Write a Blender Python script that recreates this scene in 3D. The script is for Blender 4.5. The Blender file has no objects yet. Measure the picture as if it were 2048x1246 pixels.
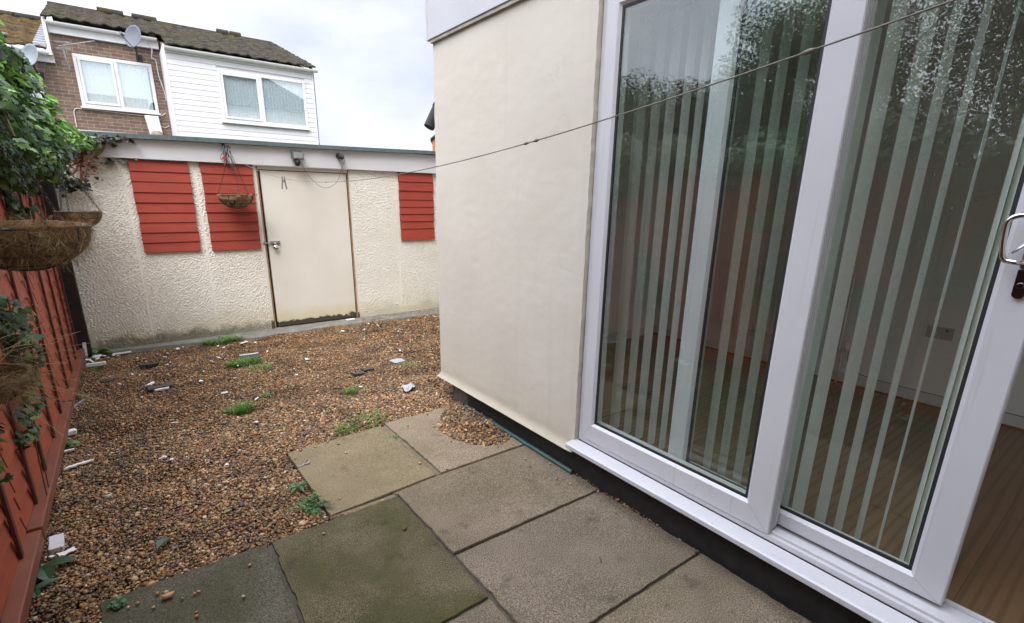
import bpy, bmesh, math, random
import numpy as np
from mathutils import Vector, Matrix

random.seed(7)
RNG = np.random.default_rng(11)
rad = math.radians
scene = bpy.context.scene
COL = scene.collection

# ------------------------------------------------------------------ camera
F_PX, CX, CY, W_PX, H_PX = 992.155, 1024.0, 687.86, 2048.0, 1246.0
yaw, pitch, roll = rad(37.3212), rad(16.2330), rad(-0.9634)
fwd = Vector((math.sin(yaw) * math.cos(pitch), math.cos(yaw) * math.cos(pitch), -math.sin(pitch)))
r0 = Vector((math.cos(yaw), -math.sin(yaw), 0.0))
d0 = fwd.cross(r0)
rgt = math.cos(roll) * r0 + math.sin(roll) * d0
dwn = fwd.cross(rgt)
cam_d = bpy.data.cameras.new("camera")
cam = bpy.data.objects.new("camera", cam_d)
COL.objects.link(cam)
m3 = Matrix((rgt, -dwn, -fwd)).transposed()
cam.matrix_world = Matrix.Translation((0, 0, 1.55)) @ m3.to_4x4()
cam_d.sensor_width = 36.0
cam_d.sensor_fit = 'HORIZONTAL'
cam_d.lens = 36.0 * F_PX / W_PX
cam_d.shift_x = 0.0
cam_d.shift_y = (CY - H_PX / 2) / W_PX
cam_d.clip_start = 0.02
cam_d.clip_end = 2000.0
scene.camera = cam

# ------------------------------------------------------------------ world, sun, exposure
SUN_EL, SUN_ROT = rad(50), rad(216)
world = bpy.data.worlds.new("World")
scene.world = world
world.use_nodes = True
wn = world.node_tree
wn.nodes.clear()
w_out = wn.nodes.new("ShaderNodeOutputWorld")
w_bg = wn.nodes.new("ShaderNodeBackground")
w_bg.inputs["Strength"].default_value = 0.1
sky = wn.nodes.new("ShaderNodeTexSky")
sky.sky_type = 'NISHITA'
sky.sun_disc = False
sky.sun_elevation = SUN_EL
sky.sun_rotation = SUN_ROT
w_tc = wn.nodes.new("ShaderNodeTexCoord")
w_map = wn.nodes.new("ShaderNodeMapping")
w_map.inputs["Scale"].default_value = (1.0, 1.0, 2.2)
w_n1 = wn.nodes.new("ShaderNodeTexNoise")
w_n1.inputs["Scale"].default_value = 2.6
w_n1.inputs["Detail"].default_value = 7.0
w_n1.inputs["Roughness"].default_value = 0.55
w_cr = wn.nodes.new("ShaderNodeValToRGB")
w_cr.color_ramp.elements[0].position = 0.36
w_cr.color_ramp.elements[0].color = (4.6, 4.9, 5.9, 1)
w_cr.color_ramp.elements[1].position = 0.60
w_cr.color_ramp.elements[1].color = (6.3, 6.4, 6.9, 1)
w_sep = wn.nodes.new("ShaderNodeSeparateXYZ")
w_ml = wn.nodes.new("ShaderNodeMapRange")          # an overcast sky is brighter overhead
w_ml.inputs["From Min"].default_value = 0.30
w_ml.inputs["From Max"].default_value = 1.0
w_ml.inputs["To Min"].default_value = 1.0
w_ml.inputs["To Max"].default_value = 3.8
w_mul = wn.nodes.new("ShaderNodeVectorMath")
w_mul.operation = 'SCALE'
w_mix = wn.nodes.new("ShaderNodeMixRGB")
w_mix.inputs["Fac"].default_value = 0.88
L = wn.links.new
L(w_tc.outputs["Generated"], w_map.inputs["Vector"])
L(w_map.outputs["Vector"], w_n1.inputs["Vector"])
L(w_n1.outputs["Fac"], w_cr.inputs["Fac"])
L(w_tc.outputs["Generated"], w_sep.inputs["Vector"])
L(w_sep.outputs["Z"], w_ml.inputs["Value"])
L(w_cr.outputs["Color"], w_mul.inputs[0])
L(w_ml.outputs["Result"], w_mul.inputs["Scale"])
L(sky.outputs["Color"], w_mix.inputs["Color1"])
w_side = wn.nodes.new("ShaderNodeMapRange")
w_side.inputs["From Min"].default_value = 0.25
w_side.inputs["From Max"].default_value = -0.95
w_side.inputs["To Min"].default_value = 1.0
w_side.inputs["To Max"].default_value = 2.6
w_mul2 = wn.nodes.new("ShaderNodeVectorMath")
w_mul2.operation = 'SCALE'
L(w_sep.outputs["X"], w_side.inputs["Value"])
L(w_mul.outputs["Vector"], w_mul2.inputs[0])
L(w_side.outputs["Result"], w_mul2.inputs["Scale"])
L(w_mul2.outputs["Vector"], w_mix.inputs["Color2"])
L(w_mix.outputs["Color"], w_bg.inputs["Color"])
L(w_bg.outputs["Background"], w_out.inputs["Surface"])

sun_d = bpy.data.lights.new("sun", 'SUN')
sun_d.energy = 1.25
sun_d.angle = rad(25)
sun_d.color = (1.0, 0.965, 0.91)
sun = bpy.data.objects.new("sun", sun_d)
COL.objects.link(sun)
# the lamp shines from azimuth SUN_ROT (clockwise from +Y) and elevation SUN_EL
sdir = Vector((math.sin(SUN_ROT) * math.cos(SUN_EL), math.cos(SUN_ROT) * math.cos(SUN_EL), math.sin(SUN_EL)))
sun.rotation_euler = sdir.to_track_quat('Z', 'Y').to_euler()
sun.location = (0, -5, 12)

scene.view_settings.view_transform = 'Standard'
scene.view_settings.look = 'None'
scene.view_settings.exposure = 0.80
scene.view_settings.gamma = 1.0
scene.render.engine = 'CYCLES'
scene.cycles.use_denoising = True
scene.cycles.denoising_prefilter = 'NONE'
scene.cycles.max_bounces = 10
scene.cycles.transparent_max_bounces = 24

# ------------------------------------------------------------------ object helpers
ORG = {}


def props(o, label=None, cat=None, group=None, kind=None):
    if label: o["label"] = label
    if cat: o["category"] = cat
    if group: o["group"] = group
    if kind: o["kind"] = kind
    return o


def thing(name, label, cat, loc, group=None):
    o = bpy.data.objects.new(name, None)
    COL.objects.link(o)
    o.location = loc
    o.empty_display_size = 0.1
    ORG[o.name] = Vector(loc)
    return props(o, label, cat, group)


class MB:
    """collects shapes in world coordinates; build() links them as one mesh object"""
    def __init__(s):
        s.v, s.f, s.t = [], [], None

    def add(s, v, f):
        o = len(s.v)
        s.v += [tuple(p) for p in v]
        s.f += [tuple(i + o for i in q) for q in f]
        return s

    def box(s, x0, x1, y0, y1, z0, z1):
        v = [(x, y, z) for x in (x0, x1) for y in (y0, y1) for z in (z0, z1)]
        return s.add(v, [(0, 1, 3, 2), (4, 6, 7, 5), (0, 4, 5, 1), (2, 3, 7, 6), (0, 2, 6, 4), (1, 5, 7, 3)])

    def obox(s, c, size, rot):
        """box of full size about c, turned by an Euler rotation"""
        M = Matrix(rot) if not isinstance(rot, (tuple, list)) else None
        from mathutils import Euler
        M = Euler(rot).to_matrix()
        v = []
        for x in (-.5, .5):
            for y in (-.5, .5):
                for z in (-.5, .5):
                    v.append(tuple(M @ Vector((x * size[0], y * size[1], z * size[2])) + Vector(c)))
        return s.add(v, [(0, 1, 3, 2), (4, 6, 7, 5), (0, 4, 5, 1), (2, 3, 7, 6), (0, 2, 6, 4), (1, 5, 7, 3)])

    def prism(s, pts, axis, a, b):
        """polygon pts (2D) swept along axis from a to b"""
        n = len(pts)

        def P(p, q):
            if axis == 0: return (q, p[0], p[1])
            if axis == 1: return (p[0], q, p[1])
            return (p[0], p[1], q)
        v = [P(p, a) for p in pts] + [P(p, b) for p in pts]
        f = [tuple(range(n))[::-1], tuple(range(n, 2 * n))]
        f += [(i, (i + 1) % n, n + (i + 1) % n, n + i) for i in range(n)]
        return s.add(v, f)

    def tube(s, pts, r, n=8, cap=True, closed=False):
        pts = [Vector(p) for p in pts]
        R = r if isinstance(r, (list, tuple)) else [r] * len(pts)
        m = len(pts)
        v, f = [], []
        up = None
        for i, p in enumerate(pts):
            if closed:
                t = (pts[(i + 1) % m] - pts[i - 1]).normalized()
            else:
                t = (pts[min(i + 1, m - 1)] - pts[max(i - 1, 0)]).normalized()
            if up is None:
                a = Vector((0, 0, 1)) if abs(t.z) < .9 else Vector((1, 0, 0))
                up = (a - t * a.dot(t)).normalized()
            else:
                up = (up - t * up.dot(t))
                up = up.normalized() if up.length > 1e-6 else Vector((1, 0, 0))
            b = t.cross(up)
            for k in range(n):
                an = 2 * math.pi * k / n
                v.append(p + (up * math.cos(an) + b * math.sin(an)) * R[i])
        for i in range(m if closed else m - 1):
            j = (i + 1) % m
            for k in range(n):
                f.append((i * n + k, i * n + (k + 1) % n, j * n + (k + 1) % n, j * n + k))
        if cap and not closed:
            f.append(tuple(range(n))[::-1])
            f.append(tuple(range((m - 1) * n, m * n)))
        return s.add(v, f)

    def lathe(s, c, prof, n=24, axis=None):
        """profile of (radius, height) turned about an axis through c"""
        M = Matrix.Identity(3)
        if axis is not None:
            M = Vector(axis).to_track_quat('Z', 'Y').to_matrix()
        v, f = [], []
        for r, h in prof:
            for k in range(n):
                a = 2 * math.pi * k / n
                v.append(M @ Vector((r * math.cos(a), r * math.sin(a), h)) + Vector(c))
        for i in range(len(prof) - 1):
            for k in range(n):
                f.append((i * n + k, i * n + (k + 1) % n, (i + 1) * n + (k + 1) % n, (i + 1) * n + k))
        return s.add(v, f)

    def build(s, name, m, parent=None, smooth=False, bevel=0.0, loc=None):
        org = ORG[parent.name] if parent is not None else Vector(loc if loc is not None else (0, 0, 0))
        me = bpy.data.meshes.new(name)
        me.from_pydata([(p[0] - org.x, p[1] - org.y, p[2] - org.z) for p in s.v], [], s.f)
        me.validate()
        bm = bmesh.new()
        bm.from_mesh(me)
        bmesh.ops.recalc_face_normals(bm, faces=bm.faces[:])
        bm.to_mesh(me)
        bm.free()
        return link(name, me, m, parent, org, smooth, bevel)


def link(name, me, m, parent, org, smooth=False, bevel=0.0):
    o = bpy.data.objects.new(name, me)
    COL.objects.link(o)
    if m is not None: me.materials.append(m)
    if parent is not None:
        o.parent = parent
    else:
        o.location = org
    ORG[o.name] = org
    if smooth:
        me.polygons.foreach_set("use_smooth", [True] * len(me.polygons))
    if bevel > 0:
        md = o.modifiers.new("bevel", 'BEVEL')
        md.width = bevel
        md.segments = 2
        md.limit_method = 'ANGLE'
        md.angle_limit = rad(40)
        md.harden_normals = False
    return o


def tri_mesh(name, V, F, m, parent=None, tint=None, smooth=False, loc=(0, 0, 0)):
    """big triangle meshes from numpy arrays; tint = colour per vertex"""
    org = ORG[parent.name] if parent is not None else Vector(loc)
    me = bpy.data.meshes.new(name)
    V = np.asarray(V, dtype=np.float32) - np.array(org, dtype=np.float32)
    F = np.asarray(F, dtype=np.int32)
    k = F.shape[1]
    me.vertices.add(len(V))
    me.vertices.foreach_set("co", V.ravel())
    me.loops.add(F.size)
    me.loops.foreach_set("vertex_index", F.ravel())
    me.polygons.add(len(F))
    me.polygons.foreach_set("loop_start", np.arange(0, F.size, k, dtype=np.int32))
    me.polygons.foreach_set("use_smooth", np.full(len(F), smooth, dtype=bool))
    me.update(calc_edges=True)
    if tint is not None:
        at = me.attributes.new("tint", 'FLOAT_COLOR', 'POINT')
        c = np.ones((len(V), 4), dtype=np.float32)
        c[:, :3] = tint
        at.data.foreach_set("color", c.ravel())
    return link(name, me, m, parent, org)


def grid_faces(nu, nv):
    i = np.arange((nu - 1) * (nv - 1))
    a = (i // (nv - 1)) * nv + i % (nv - 1)
    return np.stack([a, a + nv, a + nv + 1, a + 1], 1)


def fft_noise(nu, nv, step, wl_u, wl_v, band=0.6, seed=1):
    """band-limited random relief, unit variance; wl = dominant wavelength in metres"""
    r = np.random.default_rng(seed)
    n = r.standard_normal((nu, nv))
    fu = np.fft.fftfreq(nu, step)[:, None] * wl_u
    fv = np.fft.fftfreq(nv, step)[None, :] * wl_v
    k = np.sqrt(fu ** 2 + fv ** 2) + 1e-6
    H = np.exp(-(np.log(k) / band) ** 2)
    h = np.real(np.fft.ifft2(np.fft.fft2(n) * H))
    return h / h.std()


def rot_mats(n, tilt=None, rng=RNG):
    """n random rotations (tilt limits the lean away from +Z)"""
    a = rng.uniform(0, 2 * np.pi, n)
    if tilt is None:
        ct = rng.uniform(-1, 1, n)
        st = np.sqrt(1 - ct ** 2)
    else:
        t = rng.uniform(0, tilt, n)
        ct, st = np.cos(t), np.sin(t)
    b = rng.uniform(0, 2 * np.pi, n)
    z = np.stack([st * np.cos(b), st * np.sin(b), ct], 1)
    x = np.stack([np.cos(a), np.sin(a), np.zeros(n)], 1)
    x = x - z * (x * z).sum(1, keepdims=True)
    x /= np.linalg.norm(x, axis=1, keepdims=True) + 1e-9
    y = np.cross(z, x)
    return np.stack([x, y, z], 2)


def instances(tv, tf, mats, locs, tints):
    n, k = len(locs), len(tv)
    V = np.einsum('nij,kj->nki', mats, tv) + locs[:, None, :]
    F = (tf[None] + (np.arange(n) * k)[:, None, None]).reshape(-1, tf.shape[1])
    T = np.repeat(tints, k, axis=0)
    return V.reshape(-1, 3), F, T


# ------------------------------------------------------------------ materials
def new_mat(name):
    m = bpy.data.materials.new(name)
    m.use_nodes = True
    nt = m.node_tree
    b = nt.nodes["Principled BSDF"]
    return m, nt, b


def N(nt, kind, **kw):
    n = nt.nodes.new(kind)
    for k, v in kw.items():
        if k in n.inputs: n.inputs[k].default_value = v
        else: setattr(n, k, v)
    return n


def coords(nt, scale=(1, 1, 1), rot=(0, 0, 0), src="Object"):
    tc = N(nt, "ShaderNodeTexCoord")
    mp = N(nt, "ShaderNodeMapping")
    mp.inputs["Scale"].default_value = scale
    mp.inputs["Rotation"].default_value = rot
    nt.links.new(tc.outputs[src], mp.inputs["Vector"])
    return mp.outputs["Vector"]


def noise(nt, vec, scale, detail=4, rough=.55, dist=0.0):
    n = N(nt, "ShaderNodeTexNoise")
    n.inputs["Scale"].default_value = scale
    n.inputs["Detail"].default_value = detail
    n.inputs["Roughness"].default_value = rough
    n.inputs["Distortion"].default_value = dist
    nt.links.new(vec, n.inputs["Vector"])
    return n.outputs["Fac"]


def ramp(nt, fac, stops):
    c = N(nt, "ShaderNodeValToRGB")
    e = c.color_ramp.elements
    while len(e) < len(stops): e.new(0.5)
    for i, (p, col) in enumerate(stops):
        e[i].position = p
        e[i].color = (*col, 1) if not isinstance(col, (int, float)) else (col, col, col, 1)
    nt.links.new(fac, c.inputs["Fac"])
    return c.outputs["Color"]


def mix(nt, a, b, fac, mode='MIX'):
    n = N(nt, "ShaderNodeMixRGB")
    n.blend_type = mode
    for s, i in ((a, "Color1"), (b, "Color2"), (fac, "Fac")):
        if hasattr(s, "is_output"): nt.links.new(s, n.inputs[i])
        elif isinstance(s, (int, float)): n.inputs[i].default_value = s if i == "Fac" else (s, s, s, 1)
        else: n.inputs[i].default_value = (*s, 1)
    return n.outputs["Color"]


def math_n(nt, op, a, b=None):
    n = N(nt, "ShaderNodeMath")
    n.operation = op
    for s, i in ((a, 0), (b, 1)):
        if s is None: continue
        if hasattr(s, "is_output"): nt.links.new(s, n.inputs[i])
        else: n.inputs[i].default_value = s
    return n.outputs[0]


def rng_map(nt, v, a, b, c=0.0, d=1.0, smooth=True):
    n = N(nt, "ShaderNodeMapRange")
    if smooth: n.interpolation_type = 'SMOOTHSTEP'
    n.inputs["From Min"].default_value = a
    n.inputs["From Max"].default_value = b
    n.inputs["To Min"].default_value = c
    n.inputs["To Max"].default_value = d
    nt.links.new(v, n.inputs["Value"])
    return n.outputs["Result"]


def bump(nt, b, h, strength=.3, dist=.005):
    n = N(nt, "ShaderNodeBump")
    n.inputs["Strength"].default_value = strength
    n.inputs["Distance"].default_value = dist
    nt.links.new(h, n.inputs["Height"])
    nt.links.new(n.outputs["Normal"], b.inputs["Normal"])


def world_pos(nt):
    g = N(nt, "ShaderNodeNewGeometry")
    s = N(nt, "ShaderNodeSeparateXYZ")
    nt.links.new(g.outputs["Position"], s.inputs["Vector"])
    return g.outputs["Position"], s.outputs


def plain(name, col, rough=.5, var=.12, vscale=6, bscale=0, bstr=.15, bdist=.002, metal=0.0, col2=None, spec=.5):
    m, nt, b = new_mat(name)
    pos, xyz = world_pos(nt)
    n1 = noise(nt, pos, vscale, 6, .6)
    lo = tuple(c * (1 - var) for c in col)
    hi = tuple(min(1, c * (1 + var)) for c in (col2 or col))
    c = ramp(nt, n1, [(.3, lo), (.7, hi)])
    nt.links.new(c, b.inputs["Base Color"])
    b.inputs["Roughness"].default_value = rough
    b.inputs["Metallic"].default_value = metal
    b.inputs["Specular IOR Level"].default_value = spec
    if bscale: bump(nt, b, noise(nt, pos, bscale, 3), bstr, bdist)
    return m


def tinted(name, rough=.6, spec=.4, bscale=0, bstr=.2, var=.2, vscale=40, sub=0.0):
    """colour from the mesh's own 'tint' attribute"""
    m, nt, b = new_mat(name)
    a = N(nt, "ShaderNodeAttribute")
    a.attribute_name = "tint"
    pos, xyz = world_pos(nt)
    n1 = noise(nt, pos, vscale, 3)
    k = rng_map(nt, n1, .3, .7, 1 - var, 1 + var)
    sc = N(nt, "ShaderNodeVectorMath")
    sc.operation = 'SCALE'
    nt.links.new(a.outputs["Color"], sc.inputs[0])
    nt.links.new(k, sc.inputs["Scale"])
    nt.links.new(sc.outputs["Vector"], b.inputs["Base Color"])
    b.inputs["Roughness"].default_value = rough
    b.inputs["Specular IOR Level"].default_value = spec
    if bscale: bump(nt, b, noise(nt, pos, bscale, 3), bstr, .002)
    if sub > 0:
        tr = N(nt, "ShaderNodeBsdfTranslucent")
        nt.links.new(sc.outputs["Vector"], tr.inputs["Color"])
        mx = N(nt, "ShaderNodeMixShader")
        mx.inputs["Fac"].default_value = sub
        nt.links.new(b.outputs[0], mx.inputs[1])
        nt.links.new(tr.outputs[0], mx.inputs[2])
        nt.links.new(mx.outputs[0], nt.nodes["Material Output"].inputs["Surface"])
    return m


MT = {}
MT['upvc'] = plain("white_upvc", (.52, .52, .545), .32, .03, 3, 30, .04, .001)
MT['upvc_far'] = plain("white_plastic_trim", (.68, .67, .665), .4, .05, 4)
MT['chrome'] = plain("chrome", (.62, .62, .64), .08, .04, 20, metal=1.0)
MT['dark_chrome'] = plain("dark_chrome", (.16, .15, .16), .22, .1, 20, metal=1.0)
MT['rubber'] = plain("black_rubber", (.012, .012, .012), .6, .2, 20)
MT['black_steel'] = plain("black_steel", (.018, .018, .018), .5, .3, 30)
MT['grey_metal'] = plain("weathered_metal", (.30, .27, .24), .5, .3, 30, metal=.6)
MT['grey_box'] = plain("grey_plastic", (.085, .085, .09), .5, .2, 30)
MT['lens_grey'] = plain("lamp_glass", (.45, .45, .43), .25, .1, 30)
MT['dish'] = plain("dish_grey", (.17, .20, .22), .5, .12, 5)
MT['dish_dark'] = plain("dish_dark", (.085, .095, .115), .5, .12, 5)
MT['alu'] = plain("aluminium", (.45, .46, .47), .4, .15, 20, metal=.7)
MT['cable_white'] = plain("cable_white", (.6, .58, .54), .5, .1, 20)
MT['cable_grey'] = plain("cable_grey", (.12, .12, .12), .5, .2, 20)
MT['line'] = plain("line_cord", (.19, .165, .14), .7, .3, 60)
MT['felt'] = plain("green_felt", (.10, .13, .13), .85, .25, 25, 90, .3)
MT['concrete'] = plain("concrete", (.19, .18, .15), .85, .35, 9, 80, .4)
MT['soil'] = plain("soil", (.026, .020, .013), .95, .35, 20, 60, .5, .01)
MT['pipe_green'] = plain("green_plastic_pipe", (.035, .085, .075), .4, .15, 12)
MT['pipe_dark'] = plain("dark_grey_pipe", (.030, .034, .034), .7, .2, 10, spec=.2)
MT['yellow'] = plain("yellow_paint", (.65, .38, .04), .5, .1, 20)
MT['chip'] = plain("white_plaster", (.78, .77, .75), .8, .12, 60, 200, .3)
MT['brick_block'] = plain("white_block", (.60, .585, .60), .85, .06, 40, 140, .4)
MT['dark_lump'] = plain("dark_lump", (.042, .038, .034), .6, .3, 40)
MT['wrapper'] = plain("clear_wrapper", (.33, .35, .39), .25, .1, 40)
MT['twig'] = plain("twig_brown", (.09, .05, .03), .8, .3, 40)
MT['dead_stem'] = plain("dead_ivy_stem", (.20, .075, .04), .8, .35, 30)
MT['bark'] = plain("bark", (.07, .05, .035), .9, .3, 12, 40, .6, .01)
MT['room_wall'] = plain("room_paint", (.74, .73, .70), .8, .03, 2)
MT['ceiling'] = plain("ceiling_paint", (.7, .7, .68), .9, .03, 2)
MT['radiator'] = plain("radiator_enamel", (.62, .61, .56), .45, .03, 4)
MT['blind'] = None
MT['garage_roof'] = plain("roof_felt", (.08, .09, .09), .9, .25, 8, 60, .3)
MT['orange_brick'] = plain("orange_brick", (.36, .15, .075), .85, .25, 14)
MT['lead'] = plain("lead_flashing", (.33, .34, .36), .6, .2, 12)
MT['peg_red'] = plain("red_plastic", (.55, .07, .06), .4, .1, 20)
MT['peg_grey'] = plain("grey_peg", (.20, .18, .19), .5, .1, 20)

# textured plastic / painted timber boards
def board_paint(name, col, dark):
    m, nt, b = new_mat(name)
    pos, xyz = world_pos(nt)
    v = N(nt, "ShaderNodeVectorMath"); v.operation = 'MULTIPLY'
    v.inputs[1].default_value = (3.0, 3.0, 60.0)
    nt.links.new(pos, v.inputs[0])
    g = noise(nt, v.outputs[0], 1.6, 5, .6, .4)
    big = noise(nt, pos, 5, 4)
    c = ramp(nt, g, [(.25, tuple(x * .72 for x in col)), (.55, col), (.8, tuple(min(1, x * 1.22) for x in col))])
    blot = rng_map(nt, noise(nt, pos, 9, 5, .65), .60, .72)
    c = mix(nt, c, dark, math_n(nt, 'MULTIPLY', blot, .55))
    c = mix(nt, c, tuple(x * .8 for x in col), rng_map(nt, big, .35, .7, 0, .6))
    nt.links.new(c, b.inputs["Base Color"])
    b.inputs["Roughness"].default_value = .62
    bump(nt, b, g, .25, .002)
    return m
MT['red_board'] = board_paint("red_painted_board", (.335, .042, .021), (.10, .014, .009))
MT['red_fence'] = board_paint("red_fence_stain", (.34, .068, .028), (.085, .03, .016))
MT['batten'] = plain("dark_batten", (.085, .020, .012), .75, .35, 25, 60, .3)
MT['rail'] = board_paint("red_rail_stain", (.215, .066, .034), (.08, .045, .028))

def upvc_mat():
    m, nt, b = new_mat("white_upvc")
    pos, xyz = world_pos(nt)
    c = ramp(nt, noise(nt, pos, 3, 4), [(.3, (.50, .50, .525)), (.7, (.535, .535, .555))])
    low = rng_map(nt, xyz[2], .50, .20, .08, .75)
    sp = rng_map(nt, noise(nt, pos, 38, 5, .75), .60, .72)
    c = mix(nt, c, (.20, .17, .12), math_n(nt, 'MULTIPLY', sp, math_n(nt, 'MULTIPLY', low, .55)))
    st = N(nt, "ShaderNodeVectorMath"); st.operation = 'MULTIPLY'
    st.inputs[1].default_value = (60, 60, 2)
    nt.links.new(pos, st.inputs[0])
    c = mix(nt, c, (.36, .35, .33), rng_map(nt, noise(nt, st.outputs[0], 1, 3), .58, .75, 0, .35))
    nt.links.new(c, b.inputs["Base Color"])
    b.inputs["Roughness"].default_value = .34
    return m
MT['upvc'] = upvc_mat()

def cream_dash():
    m, nt, b = new_mat("cream_pebbledash")
    pos, xyz = world_pos(nt)
    base = ramp(nt, noise(nt, pos, 2.5, 5), [(.3, (.74, .70, .60)), (.7, (.81, .775, .69))])
    fine = noise(nt, pos, 120, 3)
    base = mix(nt, base, (.58, .52, .40), rng_map(nt, fine, .52, .75, 0, .35))
    # damp and algae rising unevenly from the ground
    n2 = noise(nt, pos, 7, 5, .65)
    h = math_n(nt, 'SUBTRACT', xyz[2], math_n(nt, 'MULTIPLY', n2, .30))
    left = rng_map(nt, xyz[0], 1.9, .7, .25, 1.0)
    stain = rng_map(nt, h, .0, -.11, 0, 1)
    yellow = rng_map(nt, h, .18, -.08, 0, .4)
    base = mix(nt, base, (.50, .43, .22), yellow)
    base = mix(nt, base, (.055, .055, .022), math_n(nt, 'MULTIPLY', math_n(nt, 'MULTIPLY', stain, left), .7))
    nt.links.new(base, b.inputs["Base Color"])
    b.inputs["Roughness"].default_value = .85
    bump(nt, b, noise(nt, pos, 150, 3), .35, .003)
    return m
MT['dash'] = cream_dash()

def cream_stucco():
    m, nt, b = new_mat("cream_smooth_render")
    pos, xyz = world_pos(nt)
    base = ramp(nt, noise(nt, pos, 1.7, 5), [(.3, (.515, .477, .402)), (.7, (.565, .528, .455))])
    base = mix(nt, base, (.60, .55, .42), rng_map(nt, xyz[2], .5, .15, 0, .5))
    vo = N(nt, "ShaderNodeTexVoronoi"); vo.feature = 'DISTANCE_TO_EDGE'
    vo.inputs["Scale"].default_value = 1.1
    wv = N(nt, "ShaderNodeVectorMath"); wv.operation = 'ADD'
    nz = N(nt, "ShaderNodeTexNoise"); nz.inputs["Scale"].default_value = 6; nz.inputs["Detail"].default_value = 6
    nt.links.new(pos, nz.inputs["Vector"])
    sc_ = N(nt, "ShaderNodeVectorMath"); sc_.operation = 'SCALE'; sc_.inputs["Scale"].default_value = .22
    nt.links.new(nz.outputs["Color"], sc_.inputs[0])
    nt.links.new(pos, wv.inputs[0]); nt.links.new(sc_.outputs[0], wv.inputs[1])
    nt.links.new(wv.outputs[0], vo.inputs["Vector"])
    crk = math_n(nt, 'MULTIPLY', rng_map(nt, vo.outputs["Distance"], .004, .0, 0, .22), rng_map(nt, noise(nt, pos, 2.2, 2), .50, .62))
    base = mix(nt, base, (.25, .22, .17), crk)
    sv = N(nt, "ShaderNodeVectorMath"); sv.operation = 'MULTIPLY'; sv.inputs[1].default_value = (14, 14, .7)
    nt.links.new(pos, sv.inputs[0])
    base = mix(nt, base, (.40, .365, .30), rng_map(nt, noise(nt, sv.outputs[0], 1, 4), .56, .78, 0, .16))
    lowd = math_n(nt, 'SUBTRACT', xyz[2], math_n(nt, 'MULTIPLY', noise(nt, pos, 9, 5, .7), .25))
    base = mix(nt, base, (.30, .26, .18), rng_map(nt, lowd, .22, .04, 0, .30))
    spots = rng_map(nt, noise(nt, pos, 22, 4, .75), .66, .76)
    base = mix(nt, base, (.42, .37, .28), math_n(nt, 'MULTIPLY', spots, .35))
    nt.links.new(base, b.inputs["Base Color"])
    b.inputs["Roughness"].default_value = .75
    v = N(nt, "ShaderNodeVectorMath"); v.operation = 'MULTIPLY'
    v.inputs[1].default_value = (1.0, 1.0, 2.4)
    nt.links.new(pos, v.inputs[0])
    hh = mix(nt, noise(nt, v.outputs[0], 14, 6, .6, .8), noise(nt, pos, 55, 4), .35)
    hh = mix(nt, hh, noise(nt, pos, 170, 3), .22)
    bump(nt, b, hh, .22, .004)
    return m
MT['stucco'] = cream_stucco()

def door_paint():
    m, nt, b = new_mat("cream_door_paint")
    pos, xyz = world_pos(nt)
    base = ramp(nt, noise(nt, pos, 2.0, 5), [(.3, (.66, .61, .52)), (.7, (.72, .68, .59))])
    n2 = noise(nt, pos, 8, 6, .7)
    h = math_n(nt, 'SUBTRACT', xyz[2], math_n(nt, 'MULTIPLY', n2, .22))
    base = mix(nt, base, (.55, .46, .26), rng_map(nt, h, .18, -.05, 0, .75))
    base = mix(nt, base, (.05, .045, .03), rng_map(nt, h, -.015, -.035, 0, 1))
    nt.links.new(base, b.inputs["Base Color"])
    b.inputs["Roughness"].default_value = .55
    bump(nt, b, noise(nt, pos, 14, 4), .12, .004)
    return m
MT['door'] = door_paint()
MT['jamb'] = plain("weathered_timber", (.27, .165, .09), .8, .4, 18, 60, .4)

def slab_mat(name, lo, hi, green=0.0, gcol=(.07, .075, .028), dark=0.0):
    m, nt, b = new_mat(name)
    pos, xyz = world_pos(nt)
    base = ramp(nt, noise(nt, pos, 3.2, 6, .62), [(.32, lo), (.68, hi)])
    sp = noise(nt, pos, 210, 3, .7)
    base = mix(nt, base, tuple(x * .35 for x in lo), rng_map(nt, sp, .50, .38, 0, .85))
    base = mix(nt, base, tuple(min(1, x * 2.0) for x in hi), rng_map(nt, sp, .54, .66, 0, .85))
    if green:
        g = rng_map(nt, noise(nt, pos, 2.3, 5, .6, .6), .36, .62, 0, green)
        base = mix(nt, base, gcol, g)
    blot = rng_map(nt, noise(nt, pos, 7, 5, .6), .58, .74, 0, .45 + dark)
    base = mix(nt, base, tuple(x * .40 for x in lo), blot)
    nt.links.new(base, b.inputs["Base Color"])
    b.inputs["Roughness"].default_value = .85
    b.inputs["Specular IOR Level"].default_value = .15
    bump(nt, b, mix(nt, sp, noise(nt, pos, 40, 4), .5), .35, .002)
    return m

def plinth_mat():
    m, nt, b = new_mat("bitumen_plinth")
    pos, xyz = world_pos(nt)
    far = rng_map(nt, math_n(nt, 'ADD', xyz[1], math_n(nt, 'MULTIPLY', noise(nt, pos, 14, 4), .14)), 3.08, 3.16)
    blk = ramp(nt, noise(nt, pos, 20, 5), [(.3, (.010, .010, .010)), (.7, (.024, .023, .022))])
    gry = ramp(nt, noise(nt, pos, 18, 5), [(.3, (.05, .045, .04)), (.7, (.15, .135, .12))])
    nt.links.new(mix(nt, blk, gry, far), b.inputs["Base Color"])
    b.inputs["Roughness"].default_value = .7
    bump(nt, b, noise(nt, pos, 60, 4), .4, .004)
    return m
MT['plinth'] = plinth_mat()

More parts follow.
